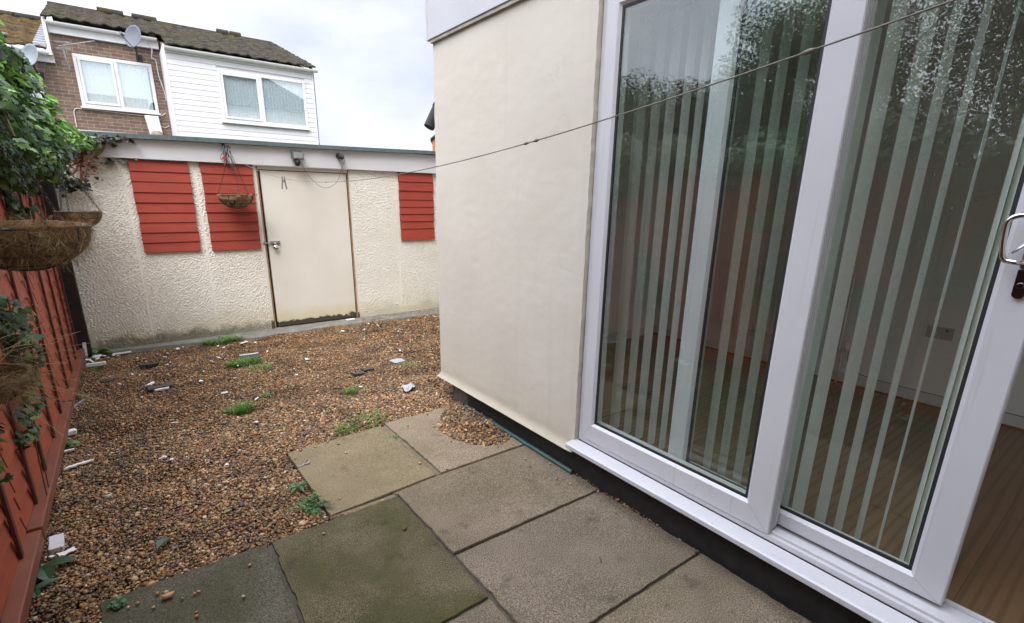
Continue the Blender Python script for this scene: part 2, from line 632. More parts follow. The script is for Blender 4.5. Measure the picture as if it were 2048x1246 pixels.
def brick_mat(name, c1, c2, mort):
    m, nt, b = new_mat(name)
    pos, xyz = world_pos(nt)
    cb = N(nt, "ShaderNodeCombineXYZ")
    nt.links.new(math_n(nt, 'ADD', xyz[0], xyz[1]), cb.inputs[0])
    nt.links.new(xyz[2], cb.inputs[1])
    br = N(nt, "ShaderNodeTexBrick")
    nt.links.new(cb.outputs[0], br.inputs["Vector"])
    br.inputs["Scale"].default_value = 1.0
    br.inputs["Brick Width"].default_value = .225
    br.inputs["Row Height"].default_value = .075
    br.inputs["Mortar Size"].default_value = .006
    br.inputs["Mortar Smooth"].default_value = .2
    br.inputs["Bias"].default_value = 0.0
    br.inputs["Color1"].default_value = (*c1, 1)
    br.inputs["Color2"].default_value = (*c2, 1)
    br.inputs["Mortar"].default_value = (*mort, 1)
    n1 = noise(nt, pos, 9, 4)
    c = mix(nt, br.outputs["Color"], (.15, .085, .055), rng_map(nt, n1, .45, .7, 0, .6))
    c = mix(nt, c, .6, rng_map(nt, noise(nt, pos, 25, 4), .3, .8, 0, .25), 'MULTIPLY')
    nt.links.new(c, b.inputs["Base Color"])
    b.inputs["Roughness"].default_value = .85
    inv = math_n(nt, 'SUBTRACT', 1.0, br.outputs["Fac"])
    bump(nt, b, inv, .6, .006)
    return m
MT['brick'] = brick_mat("brown_brick", (.135, .088, .068), (.225, .140, .098), (.33, .275, .215))

def tile_mat(name, a, bcol, moss, amt):
    m, nt, b = new_mat(name)
    pos, xyz = world_pos(nt)
    base = ramp(nt, noise(nt, pos, 6, 6, .65), [(.3, a), (.7, bcol)])
    mo = rng_map(nt, noise(nt, pos, 3.2, 7, .7), .42, .62, 0, amt)
    base = mix(nt, base, moss, mo)
    base = mix(nt, base, tuple(x * .35 for x in a), rng_map(nt, noise(nt, pos, 19, 4, .7), .52, .68, 0, .8))
    nt.links.new(base, b.inputs["Base Color"])
    b.inputs["Roughness"].default_value = .95
    b.inputs["Specular IOR Level"].default_value = .2
    bump(nt, b, noise(nt, pos, 28, 5, .7), .9, .03)
    return m
MT['tile'] = tile_mat("mossy_roof_tile", (.026, .022, .019), (.056, .047, .037), (.060, .050, .014), .6)
MT['tile_gold'] = tile_mat("gold_moss_tile", (.035, .024, .016), (.075, .05, .022), (.115, .068, .014), .75)

def floor_mat():
    m, nt, b = new_mat("laminate_floor")
    pos, xyz = world_pos(nt)
    cb = N(nt, "ShaderNodeCombineXYZ")
    nt.links.new(xyz[0], cb.inputs[0]); nt.links.new(xyz[1], cb.inputs[1])
    br = N(nt, "ShaderNodeTexBrick")
    nt.links.new(cb.outputs[0], br.inputs["Vector"])
    br.inputs["Scale"].default_value = 1.0
    br.inputs["Brick Width"].default_value = 1.2
    br.inputs["Row Height"].default_value = .19
    br.inputs["Mortar Size"].default_value = .0015
    br.inputs["Color1"].default_value = (.185, .108, .055, 1)
    br.inputs["Color2"].default_value = (.255, .155, .082, 1)
    br.inputs["Mortar"].default_value = (.07, .035, .015, 1)
    v = N(nt, "ShaderNodeVectorMath"); v.operation = 'MULTIPLY'
    v.inputs[1].default_value = (1.3, 15.0, 1.0)
    nt.links.new(pos, v.inputs[0])
    w = N(nt, "ShaderNodeTexWave")
    w.wave_type = 'BANDS'; w.bands_direction = 'Y'
    w.inputs["Scale"].default_value = .5
    w.inputs["Distortion"].default_value = 9.0
    w.inputs["Detail"].default_value = 4.0
    w.inputs["Detail Scale"].default_value = .6
    nt.links.new(v.outputs[0], w.inputs["Vector"])
    c = mix(nt, br.outputs["Color"], (.11, .06, .028), rng_map(nt, w.outputs["Fac"], .55, .9, 0, .55))
    nt.links.new(c, b.inputs["Base Color"])
    b.inputs["Roughness"].default_value = .33
    return m
MT['laminate'] = floor_mat()

def glass_mat(name, tint=(.93, .965, .945), ior=1.76, smear=True):
    """window glass: clear with a mirror sheen that grows towards grazing angles"""
    m = bpy.data.materials.new(name)
    m.use_nodes = True
    nt = m.node_tree
    nt.nodes.clear()
    out = N(nt, "ShaderNodeOutputMaterial")
    tr = N(nt, "ShaderNodeBsdfTransparent")
    tr.inputs["Color"].default_value = (*tint, 1)
    gl = N(nt, "ShaderNodeBsdfGlossy")
    gl.inputs["Roughness"].default_value = .004
    gl.inputs["Color"].default_value = (.97, 1, 1, 1)
    # Schlick sheen from the angle between the surface and the line of sight, same for both faces
    f0 = ((ior - 1) / (ior + 1)) ** 2
    ge = N(nt, "ShaderNodeNewGeometry")
    dt = N(nt, "ShaderNodeVectorMath"); dt.operation = 'DOT_PRODUCT'
    nt.links.new(ge.outputs["Normal"], dt.inputs[0]); nt.links.new(ge.outputs["Incoming"], dt.inputs[1])
    ab = math_n(nt, 'ABSOLUTE', dt.outputs["Value"])
    pw = math_n(nt, 'POWER', math_n(nt, 'SUBTRACT', 1.0, ab), 5.0)
    fac = math_n(nt, 'ADD', f0, math_n(nt, 'MULTIPLY', pw, 1 - f0))
    mx = N(nt, "ShaderNodeMixShader")
    nt.links.new(fac, mx.inputs["Fac"])
    nt.links.new(tr.outputs[0], mx.inputs[1])
    nt.links.new(gl.outputs[0], mx.inputs[2])
    nt.links.new(mx.outputs[0], out.inputs["Surface"])
    return m
MT['glass'] = glass_mat("pane_glass")
MT['glass_far'] = glass_mat("window_glass", (.94, .97, .98), 3.0)
def drop_mat():
    m = bpy.data.materials.new("water_drop")
    m.use_nodes = True
    nt = m.node_tree
    nt.nodes.clear()
    g = N(nt, "ShaderNodeBsdfGlass")
    g.inputs["IOR"].default_value = 1.33
    g.inputs["Roughness"].default_value = 0.05
    o = N(nt, "ShaderNodeOutputMaterial")
    nt.links.new(g.outputs[0], o.inputs["Surface"])
    return m
MT['drop'] = drop_mat()

def blind_mat():
    m, nt, b = new_mat("blind_fabric")
    pos, xyz = world_pos(nt)
    c = ramp(nt, noise(nt, pos, 40, 3), [(.3, (.78, .80, .77)), (.7, (.86, .87, .84))])
    nt.links.new(c, b.inputs["Base Color"])
    b.inputs["Roughness"].default_value = .9
    tr = N(nt, "ShaderNodeBsdfTranslucent")
    nt.links.new(c, tr.inputs["Color"])
    mx = N(nt, "ShaderNodeMixShader")
    mx.inputs["Fac"].default_value = .3
    nt.links.new(b.outputs[0], mx.inputs[1]); nt.links.new(tr.outputs[0], mx.inputs[2])
    nt.links.new(mx.outputs[0], nt.nodes["Material Output"].inputs["Surface"])
    return m
MT['blind'] = blind_mat()
MT['blind_far'] = plain('pale_blind', (.80, .83, .84), .8, .03, 9)

def coir_mat():
    m, nt, b = new_mat("coir_liner")
    pos, xyz = world_pos(nt)
    c = ramp(nt, noise(nt, pos, 26, 6, .7), [(.25, (.10, .055, .026)), (.5, (.31, .195, .10)), (.78, (.48, .34, .19))])
    nt.links.new(c, b.inputs["Base Color"])
    b.inputs["Roughness"].default_value = .95
    b.inputs["Specular IOR Level"].default_value = .1
    v = N(nt, "ShaderNodeVectorMath"); v.operation = 'MULTIPLY'
    v.inputs[1].default_value = (90, 90, 200)
    nt.links.new(pos, v.inputs[0])
    bump(nt, b, noise(nt, v.outputs[0], 1.5, 5, .7, 1.5), 1.0, .012)
    return m
MT['coir'] = coir_mat()
MT['straw'] = tinted("coir_fibre", .8, .2, var=.25, vscale=30)
MT['leaf'] = tinted("leaf_green", .42, .5, bscale=60, var=.18, vscale=25, sub=.22)
MT['grass'] = tinted("grass_blade", .5, .4, var=.15, vscale=25, sub=.25)
MT['pebble'] = tinted("flint_pebble", .42, .5, bscale=260, bstr=.25, var=.22, vscale=120)

# ------------------------------------------------------------------ setting: ground sheet
def struct(name, mb, m, **kw):
    o = mb.build(name, m, **kw)
    return props(o, kind='structure')

MT['turf'] = plain("rough_turf", (.045, .06, .02), .95, .4, 1.5, 30, .5, .01)
mb = MB()
mb.add([(-150, -150, -.30), (150, -150, -.30), (150, 200, -.30), (-150, 200, -.30)], [(0, 1, 2, 3)])
struct("ground", mb, MT['turf'])
mb = MB()
mb.add([(-.64, -3.0, -.035), (1.89, -3.0, -.035), (1.89, 6.40, -.035), (-.64, 6.40, -.035)], [(0, 1, 2, 3)])
mb.add([(1.89, 3.27, -.035), (6.5, 3.27, -.035), (6.5, 6.40, -.035), (1.89, 6.40, -.035)], [(0, 1, 2, 3)])
struct("soil_bed", mb, MT['soil'])

# ------------------------------------------------------------------ paving slabs
GRP_SLAB = "concrete paving slabs of the patio"
def slab(poly, m, label, z=0.0, tilt=(0, 0), thick=.05):
    cx = sum(p[0] for p in poly) / len(poly); cy = sum(p[1] for p in poly) / len(poly)
    # nibbled edges
    pts = []
    n = len(poly)
    for i in range(n):
        a, b2 = poly[i], poly[(i + 1) % n]
        ln = math.hypot(b2[0] - a[0], b2[1] - a[1])
        k = max(2, int(ln / .03))
        for j in range(k):
            t = j / k
            ch = random.choice((0, 0, 0, 0, 0, .006)); jx, jy = (random.uniform(-.0025, .0025) + ch * (cx > a[0] + (b2[0] - a[0]) * t) - ch * (cx <= a[0] + (b2[0] - a[0]) * t), random.uniform(-.0025, .0025))
            pts.append((a[0] + (b2[0] - a[0]) * t + jx, a[1] + (b2[1] - a[1]) * t + jy))
    k = len(pts)
    tilt = (random.uniform(-.006, .006), random.uniform(-.006, .006))
    top = [(x, y, z + (x - cx) * tilt[0] + (y - cy) * tilt[1]) for x, y in pts]
    sh = 1 - .006
    top2 = [(cx + (x - cx) * sh, cy + (y - cy) * sh, q) for x, y, q in top]
    side = [(x, y, q - .005) for x, y, q in top]
    bot = [(x, y, q - thick) for x, y, q in top]
    v = top2 + side + bot
    f = [tuple(range(k))]
    for i in range(k):
        j = (i + 1) % k
        f.append((i, k + i, k + j, j)); f.append((k + i, 2 * k + i, 2 * k + j, k + j))
    mb = MB().add(v, f)
    o = mb.build("paving_slab", m, loc=(cx, cy, z - thick))
    return props(o, label, "paving slab", GRP_SLAB)

S_TAN = slab_mat("slab_tan", (.165, .128, .076), (.24, .19, .118), .25, (.13, .12, .05))
S_PINK = slab_mat("slab_pink", (.185, .143, .098), (.27, .21, .15), .15, (.14, .13, .06))
S_BROWN = slab_mat("slab_brown", (.140, .110, .076), (.215, .172, .125), .25, (.09, .085, .04), .1)
S_BROWN2 = slab_mat("slab_brown_grey", (.134, .106, .076), (.200, .162, .122), .2, (.085, .08, .04), .1)
S_GREEN = slab_mat("slab_green", (.072, .062, .034), (.135, .112, .068), .75, (.052, .051, .018), .05)
S_DARK = slab_mat("slab_dark", (.066, .060, .042), (.115, .104, .076), .6, (.045, .050, .022), .15)
slab([(.578, 3.06), (.590, 2.262), (1.212, 2.300), (1.204, 3.100)], S_TAN,
     "square tan slab at the gravel edge scattered with small stones", .004)
slab([(1.250, 2.302), (1.872, 2.300), (1.880, 3.120), (1.250, 3.128)], S_PINK,
     "pinkish slab by the house corner partly buried under a heap of gravel", .002)
slab([(.952, 1.662), (1.878, 1.640), (1.876, 2.285), (.950, 2.252)], S_BROWN,
     "brown grey slab beside the end of the green pipe", .003)
slab([(.952, 1.025), (1.878, 1.010), (1.878, 1.628), (.954, 1.646)], S_BROWN2,
     "speckled brown slab under the middle of the white patio door sill", 0)
slab([(.302, 1.350), (.935, 1.362), (.938, 2.232), (.306, 2.226)], S_GREEN,
     "large slab stained olive green with algae", 0)
slab([(-.318, 1.625), (.288, 1.625), (.290, 2.228), (-.318, 2.242)], S_DARK,
     "dark mossy slab nearest the fence with loose pebbles on it", -.002)
slab([(.302, .455), (.935, .46), (.937, 1.348), (.304, 1.336)], S_BROWN2,
     "slab in the bottom centre foreground below the olive green one", -.001)
slab([(.952, .400), (1.878, .395), (1.878, .995), (.954, 1.010)], S_BROWN,
     "slab at the bottom edge under the open end of the patio door", 0)
slab([(-.318, 1.00), (.288, .99), (.290, 1.608), (-.318, 1.612)], S_DARK,
     "dark slab cut off by the bottom left edge of the picture", -.003)
mb = MB(); mb.box(-.31, 1.88, .46, 2.225, -.03, -.013); mb.box(.59, 1.88, 2.225, 3.06, -.03, -.0135)
MT['joint'] = plain("joint_dirt", (.070, .058, .042), .95, .4, 30, 120, .6)
struct("joint_filling", mb, MT['joint'])
# mortar fillets that show between some of the slabs
mb = MB()
mb.box(.60, .935, 2.236, 2.266, -.04, -.004)
mb.box(.94, 1.88, 2.262, 2.300, -.04, -.008)
mb.box(1.212, 1.250, 2.31, 3.10, -.04, -.010)
mb.box(-.32, .93, 1.0, 1.01, -.04, -.02)
MT['mortar'] = plain("mortar", (.15, .115, .070), .9, .3, 25, 120, .5)
struct("mortar_joint", mb, MT['mortar'], bevel=.003)

# ------------------------------------------------------------------ gravel
def icosphere():
    t = (1 + 5 ** .5) / 2
    v = np.array([(-1, t, 0), (1, t, 0), (-1, -t, 0), (1, -t, 0), (0, -1, t), (0, 1, t), (0, -1, -t), (0, 1, -t),
                  (t, 0, -1), (t, 0, 1), (-t, 0, -1), (-t, 0, 1)], float)
    v /= np.linalg.norm(v[0])
    f = np.array([(0, 11, 5), (0, 5, 1), (0, 1, 7), (0, 7, 10), (0, 10, 11), (1, 5, 9), (5, 11, 4), (11, 10, 2), (10, 7, 6),
                  (7, 1, 8), (3, 9, 4), (3, 4, 2), (3, 2, 6), (3, 6, 8), (3, 8, 9), (4, 9, 5), (2, 4, 11), (6, 2, 10), (8, 6, 7), (9, 8, 1)])
    return v, f

PAL = np.array([(.33, .19, .085), (.27, .145, .062), (.41, .255, .125), (.19, .105, .052), (.13, .085, .052), (.47, .335, .19),
                (.20, .16, .12), (.10, .078, .058), (.045, .040, .036), (.57, .45, .31), (.36, .15, .06), (.64, .59, .52)])
PW = np.array([16, 13, 14, 12, 10, 8, 8, 7, 5, 4, 3, 1.2]); PW = PW / PW.sum()

def pebbles(name, P, size, label, octa=False):
    """P (n,3) centres, size (n,) half lengths"""
    n = len(P)
    if octa:
        tv = np.array([(1, 0, 0), (-1, 0, 0), (0, 1, 0), (0, -1, 0), (0, 0, 1), (0, 0, -1)], float)
        tf = np.array([(0, 2, 4), (2, 1, 4), (1, 3, 4), (3, 0, 4), (2, 0, 5), (1, 2, 5), (3, 1, 5), (0, 3, 5)])
    else:
        tv, tf = icosphere()
    M = rot_mats(n, rad(38))
    sc = np.stack([size * RNG.uniform(.9, 1.25, n), size * RNG.uniform(.6, .95, n), size * RNG.uniform(.38, .7, n)], 1)
    M = M * sc[:, None, :]
    col = PAL[RNG.choice(len(PAL), n, p=PW)] * np.array([.90, .82, .68]) * RNG.uniform(.78, 1.14, (n, 1)) * RNG.uniform(.93, 1.07, (n, 3))
    gi = np.clip(((P[:, 0] + .7) / .03).astype(int), 0, 127); gj = np.clip(((P[:, 1] + .2) / .03).astype(int), 0, 255)
    col = col * (1 - .30 * np.clip(DIRT[gi, gj] - .2, 0, 1))[:, None]      # damp, soiled patches
    V, F, T = instances(tv, tf, M, P, col)
    V = V.reshape(n, len(tv), 3)
    V += RNG.uniform(-.17, .17, V.shape) * size[:, None, None]
    o = tri_mesh(name, V.reshape(-1, 3), F, MT['pebble'], tint=T, smooth=True)
    return props(o, label, "gravel", kind='stuff')

SLABS = [(.575, 1.214, 2.25, 3.08), (1.214, 1.89, 2.29, 3.115), (.945, 1.89, .3, 2.29), (.297, .945, .3, 2.235), (-.312, .297, .3, 2.232)]
def in_slabs(x, y, m=.0):
    r = np.zeros(len(x), bool)
    for a, b2, c, d in SLABS:
        r |= (x > a + m) & (x < b2 - m) & (y > c + m) & (y < d - m)
    return r
UND = fft_noise(128, 256, .03, .55, .55, .7, 5)
DIRT = fft_noise(128, 256, .03, .7, .6, .8, 6)
def und(x, y):
    i = np.clip(((x + .7) / .03).astype(int), 0, 127); j = np.clip(((y + .2) / .03).astype(int), 0, 255)
    return UND[i, j] * .006
def gravel_zone(x0, x1, y0, y1, dens, smin, smax):
    n = int((x1 - x0) * (y1 - y0) * dens)
    x = RNG.uniform(x0, x1, n); y = RNG.uniform(y0, y1, n)
    k = ~in_slabs(x, y)
    x, y = x[k], y[k]; n = len(x)
    s = np.clip(np.exp(RNG.normal(math.log((smin + smax) / 2), .38, n)), smin * .5, smax * 2.2)
    lip = np.minimum(1, np.maximum(0, (x + .58) / .06))
    z = -.012 + und(x, y) + RNG.uniform(-.010, .008, n)
    return np.stack([x, y, z], 1), s
P1, s1 = gravel_zone(-.575, 1.90, 1.0, 3.9, 23000, .0048, .0082)
pebbles("gravel", P1, s1, "brown flint gravel covering the yard around the paving slabs")
P2, s2 = gravel_zone(-.575, 2.05, 3.9, 6.10, 21000, .0048, .0082)
P3, s3 = gravel_zone(2.05, 4.2, 3.9, 6.10, 9000, .0062, .0092)
P3b, s3b = gravel_zone(1.90, 2.9, 3.27, 3.9, 12000, .0062, .0092)
P4 = np.concatenate([P2, P3, P3b]); s4 = np.concatenate([s2, s3, s3b])
# a few stones kicked up onto the concrete footing of the garage
nx = RNG.uniform(2.25, 3.6, 420); ny = RNG.uniform(6.08, 6.33, 420)
P4 = np.concatenate([P4, np.stack([nx, ny, np.full(420, .008)], 1)]); s4 = np.concatenate([s4, np.full(420, .007)])
pebbles("gravel", P4, s4, "brown flint gravel in front of the cream garage", octa=True)
# heap on the pinkish slab against the house
hp = np.array([(1.526, 2.816), (1.62, 2.95), (1.75, 3.08), (1.88, 3.12), (1.885, 2.60), (1.85, 2.44), (1.76, 2.40), (1.66, 2.42), (1.57, 2.56), (1.53, 2.70)])
hc = hp.mean(0)
n = 1700
th = RNG.uniform(0, 2 * np.pi, n); q = np.sqrt(RNG.uniform(0, 1, n))
ang = np.arctan2(hp[:, 1] - hc[1], hp[:, 0] - hc[0]); rr = np.hypot(hp[:, 0] - hc[0], hp[:, 1] - hc[1])
od = np.argsort(ang)
R_ = np.interp(th, np.concatenate([ang[od] - 2 * np.pi, ang[od], ang[od] + 2 * np.pi]), np.tile(rr[od], 3))
R_ = np.interp((th + np.pi) % (2 * np.pi) - np.pi, np.concatenate([ang[od] - 2 * np.pi, ang[od], ang[od] + 2 * np.pi]), np.tile(rr[od], 3))
hx = hc[0] + np.cos(th) * R_ * q * 1.04; hy = hc[1] + np.sin(th) * R_ * q * 1.04
hz = .006 + .045 * (1 - q ** 1.6) * RNG.uniform(.3, 1, n)
k = hx < 1.885
pebbles("gravel", np.stack([hx, hy, hz], 1)[k], np.clip(np.exp(RNG.normal(math.log(.0088), .3, n)), .005, .015)[k],
        "small heap of gravel piled on the slab against the house wall")

# ------------------------------------------------------------------ garage
GY = 6.36
gar = thing("garage", "low cream pebbledashed garage with red boarded panels at the back of the yard", "garage", (1.7, 7.8, 0))
def garage_wall():
    step = .006
    x0, x1, z0, z1 = -.75, 3.75, -.03, 1.90
    nu = int((x1 - x0) / step) + 1; nv = int((z1 - z0) / step) + 1
    xs = np.linspace(x0, x1, nu); zs = np.linspace(z0, z1, nv)
    X, Z = np.meshgrid(xs, zs, indexing='ij')
    n = fft_noise(nu, nv, step, .028, .0165, .45, 3) + .3 * fft_noise(nu, nv, step, .06, .04, .5, 4)
    h = .0029 * n
    fade = np.ones_like(X)
    for sx in (.050, .650, 2.890, 3.490):
        d = np.abs(X - sx)
        fade *= np.clip((d - .007) / .010, 0, 1)
        h -= .0035 * (d < .004)
        h += .0018 * ((d >= .004) & (d < .014))
    h = h * np.where(fade < 1, fade, 1) + np.where(np.abs(X[..., None] - np.array([.05, .65, 2.89, 3.49])).min(-1) < .007,
                                                   -.003 * (np.abs(X[..., None] - np.array([.05, .65, 2.89, 3.49])).min(-1) < .0035), 0)
    Y = GY - h
    V = np.stack([X, Y, Z], -1).reshape(-1, 3)
    F = grid_faces(nu, nv)
    cx = V[F].mean(1)
    hole = (cx[:, 0] > 1.215) & (cx[:, 0] < 2.285) & (cx[:, 2] < 1.868)
    return tri_mesh("pebbledash_wall", V, F[~hole], MT['dash'], gar, smooth=True)
garage_wall()
mb = MB()
mb.box(-2.6, -.75, GY, GY + .08, -.1, 1.9)
mb.box(3.75, 6.2, GY, GY + .08, -.1, 1.9)
mb.box(-2.6, -2.5, GY + .08, 9.2, -.1, 2.0)
mb.box(6.1, 6.2, GY + .08, 9.2, -.1, 2.0)
mb.box(-2.5, 6.1, 9.1, 9.2, -.1, 2.0)
mb.box(-.75, 1.21, GY + .02, GY + .08, -.1, 1.9)
mb.box(2.29, 3.75, GY + .02, GY + .08, -.1, 1.9)
mb.build("wall", MT['dash'], gar)
# door, frame
mb = MB().box(1.278, 2.245, GY + .012, GY + .05, .018, 1.820)
door = mb.build("door", MT['door'], gar, bevel=.004)
MB().box(1.238, 1.254, GY + .001, GY + .07, 0, 1.866).build("door_jamb", MT['jamb'], gar, bevel=.002)
MB().box(2.254, 2.268, GY - .003, GY + .07, 0, 1.866).build("door_jamb", MT['jamb'], gar, bevel=.002)
MB().box(1.205, 1.2375, GY - .002, GY + .07, 0, 1.866).build("jamb_lining", MT['door'], gar, bevel=.002)
MB().box(2.2685, 2.292, GY - .002, GY + .07, 0, 1.866).build("jamb_lining", MT['door'], gar, bevel=.002)
mb = MB().box(1.252, 2.256, GY - .006, GY + .07, 1.828, 1.868)
mb.build("door_head", MT['door'], gar, bevel=.003)
mb = MB().box(1.20, 2.30, GY + .06, GY + .10, 0, 1.87)
mb.build("door_backing", MT['rubber'], gar)
# latch and padlock
mb = MB()
mb.box(1.300, 1.402, GY - .006, GY + .011, 1.002, 1.040)
mb.tube([(1.215, GY - .012, 1.018), (1.385, GY - .012, 1.022)], .0065, 8)
mb.box(1.222, 1.246, GY - .010, GY + .0, 1.004, 1.036)
for x in (1.325, 1.385):
    mb.tube([(x, GY - .014, 1.008), (x, GY - .014, 1.036)], .008, 6)
mb.build("latch", MT['grey_metal'], door, bevel=.002)
pl = MB()
pl.lathe((1.345, GY - .030, .968), [(.0, -.011), (.026, -.011), (.029, 0), (.026, .011), (.0, .011)], 18, (0, 1, 0))
pl.tube([(1.332, GY - .030, .985), (1.332, GY - .030, 1.005), (1.338, GY - .030, 1.016), (1.352, GY - .030, 1.016), (1.358, GY - .030, 1.005), (1.358, GY - .030, .985)], .0045, 6)
pl.lathe((1.345, GY - .0425, .968), [(.0, -.001), (.010, -.001), (.010, .001), (0, .001)], 10, (0, 1, 0))
o = pl.build("padlock", MT['chrome'], loc=(1.345, GY - .03, .968), smooth=True)
props(o, "round steel padlock hanging from the garage door latch", "padlock")
# fascia, roof
mb = MB()
mb.prism([(6.305, 1.874), (6.340, 1.874), (6.340, 2.10), (6.293, 2.10)], 0, -2.6, .9365)
mb.prism([(6.305, 1.872), (6.340, 1.872), (6.340, 2.10), (6.293, 2.10)], 0, .9405, 6.2)
mb.build("fascia", plain("white_fascia", (.66, .65, .655), .45, .05, 3, 20, .05), gar)
def roof_slab():
    xs = np.linspace(-2.7, 6.3, 60)
    v, f = [], []
    zt = lambda x: 2.0865 + .0168 * (x + .21) + .003 * math.sin(x * 2.3)
    for x in xs:
        yo = 6.235 + .004 * math.sin(x * 5.1) + (.010 if 1.86 < x < 1.9 else 0)
        v += [(x, yo, zt(x)), (x, yo, zt(x) - .042), (x, 6.30, zt(x) - .044), (x, 9.3, zt(x) + .06 - .044), (x, 9.3, zt(x) + .06)]
    m = len(xs)
    for i in range(m - 1):
        a, b2 = i * 5, (i + 1) * 5
        for k in range(5):
            f.append((a + k, b2 + k, b2 + (k + 1) % 5, a + (k + 1) % 5))
    f += [(0, 1, 2, 3, 4), tuple((m - 1) * 5 + q for q in (4, 3, 2, 1, 0))]
    return MB().add(v, f)
roof_slab().build("roof", MT['felt'], gar)
# boarded panels
def boarded(x0, x1, zs, nm):
    root = MB()
    for a, b2 in zip(zs[1:], zs[:-1]):      # a lower edge, b upper edge; each board laps the one below
        dx0, dx1 = random.uniform(-.006, .004), random.uniform(-.004, .006)
        lo = .020 + random.uniform(0, .004)
        root.prism([(GY - lo - .012, a - .006), (GY - .004, a - .006), (GY - .004, b2), (GY - lo, b2)], 0, x0 + dx0, x1 + dx1)
    return root.build("red_boarding", MT['red_board'], gar, bevel=.0015)
b1 = boarded(.104, .597, [1.867, 1.765, 1.668, 1.566, 1.468, 1.370, 1.272, 1.172, 1.072, .975], 1)
b2_ = boarded(.706, 1.193, [1.867, 1.767, 1.670, 1.568, 1.470, 1.372, 1.270, 1.170, 1.070, .970], 2)
b3 = boarded(2.928, 3.426, [1.868, 1.770, 1.655, 1.545, 1.450, 1.356, 1.264, 1.174, 1.000 + .072], 3) if False else \
     boarded(2.928, 3.426, [1.868, 1.760, 1.645, 1.530, 1.438, 1.346, 1.250, 1.152, 1.000], 3)
# concrete footing
mb = MB()
ys = [6.29, 6.26, 6.20, 6.10, 6.05, 6.07, 6.085, 6.09, 6.06, 6.02, 6.02]
xs = [-.6, -.2, .35, .65, .92, 1.2, 1.45, 2.15, 2.7, 3.3, 6.0]
v = [(x, y, .004) for x, y in zip(xs, ys)] + [(x, 6.40, .006) for x in xs] + [(x, y - .01, -.06) for x, y in zip(xs, ys)]
k = len(xs)
f = [(i, i + 1, k + i + 1, k + i) for i in range(k - 1)] + [(i, 2 * k + i, 2 * k + i + 1, i + 1) for i in range(k - 1)]
mb.add(v, f).build("footing", MT['concrete'], gar)

# things fixed to the garage
br = MB()
br.box(.928, .950, 6.281, 6.292, 1.868, 2.080)
br.tube([(.939, 6.285, 2.03), (.948, 6.16, 2.03), (.955, 6.03, 2.03)], .006, 6)
br.tube([(.939, 6.285, 1.90), (.945, 6.20, 1.955), (.953, 6.08, 2.028)], .005, 6)
br.tube([(.955, 6.03, 2.03), (.955, 6.02, 2.015), (.955, 6.035, 2.002), (.955, 6.055, 2.01)], .005, 6)
o = br.build("basket_bracket", MT['black_steel'], loc=(.939, 6.285, 1.87))
props(o, "black steel bracket on the garage fascia carrying a hanging basket", "bracket")

fl = thing("floodlight", "grey rectangular floodlight above the garage door", "floodlight", (1.66, 6.29, 1.93))
mb = MB(); mb.prism([(6.205, 1.945), (6.278, 1.955), (6.278, 2.024), (6.215, 2.026)], 0, 1.600, 1.722); mb.build("lamp_body", MT['grey_box'], fl, bevel=.006)
mb = MB().prism([(6.2015, 1.957), (6.2045, 1.957), (6.212, 2.014), (6.209, 2.014)], 0, 1.615, 1.708); mb.build("lamp_glass", MT['lens_grey'], fl)
mb = MB()
for q in np.linspace(1.962, 2.008, 6): mb.box(1.618, 1.705, 6.199 + (q - 1.957) * .13, 6.201 + (q - 1.957) * .13, q, q + .002)
mb.build("guard", MT['grey_box'], fl)
mb = MB(); mb.box(1.612, 1.710, 6.22, 6.292, 2.028, 2.036); mb.box(1.645, 1.675, 6.26, 6.294, 1.93, 2.03); mb.build("mount", MT['grey_box'], fl)
mb = MB(); mb.lathe((1.652, 6.232, 1.908), [(0, -.034), (.018, -.030), (.030, -.012), (.032, .008), (.026, .026), (.018, .034), (0, .036)], 16, (.1, -.3, 1)); mb.build("motion_sensor", MT['rubber'], fl, smooth=True)
sn = thing("sensor_lamp", "small black conical lamp fixed to the fascia right of the floodlight", "lamp", (2.16, 6.29, 2.0))
mb = MB().lathe((2.140, 6.285, 2.012), [(0, -.006), (.030, -.004), (.034, .01), (.030, .075), (.026, .082), (0, .080)], 18, (.28, -1, -.15)); mb.build("lamp_body", MT['rubber'], sn, smooth=True)
mb = MB().lathe((2.1633, 6.2013, 1.9995), [(0, 0), (.022, 0), (.020, .006), (0, .008)], 14, (.28, -1, -.15)); mb.build("lens", MT['dark_lump'], sn, smooth=True)
def spline(pts, k=6):
    """Catmull-Rom through the points"""
    P = [Vector(p) for p in pts]
    out = []
    for i in range(len(P) - 1):
        a, b2, c, d = P[max(i - 1, 0)], P[i], P[i + 1], P[min(i + 2, len(P) - 1)]
        for j in range(k):
            t = j / k
            out.append(.5 * ((2 * b2) + (c - a) * t + (2 * a - 5 * b2 + 4 * c - d) * t * t + (3 * b2 - a - 3 * c + d) * t ** 3))
    out.append(P[-1])
    return out
cab = MB().tube(spline([(1.692, 6.28, 1.947), (1.72, 6.275, 1.886), (1.742, 6.275, 1.819), (1.794, 6.275, 1.753), (1.837, 6.275, 1.708), (1.893, 6.275, 1.663), (1.959, 6.275, 1.647),
                        (2.028, 6.275, 1.666), (2.094, 6.275, 1.716), (2.13, 6.275, 1.777), (2.156, 6.275, 1.861), (2.208, 6.28, 1.958), (2.21, 6.285, 1.988)]), .0026, 5)
props(cab.build("cable", MT['cable_grey'], loc=(1.95, 6.28, 1.65), smooth=True), "thin grey cable drooping across the top of the garage door", "cable")
cab = MB().tube(spline([(2.155, 6.285, 1.973), (2.153, 6.28, 1.932), (2.176, 6.28, 1.88), (2.187, 6.30, 1.83), (2.214, 6.34, 1.792)]), .0024, 5)
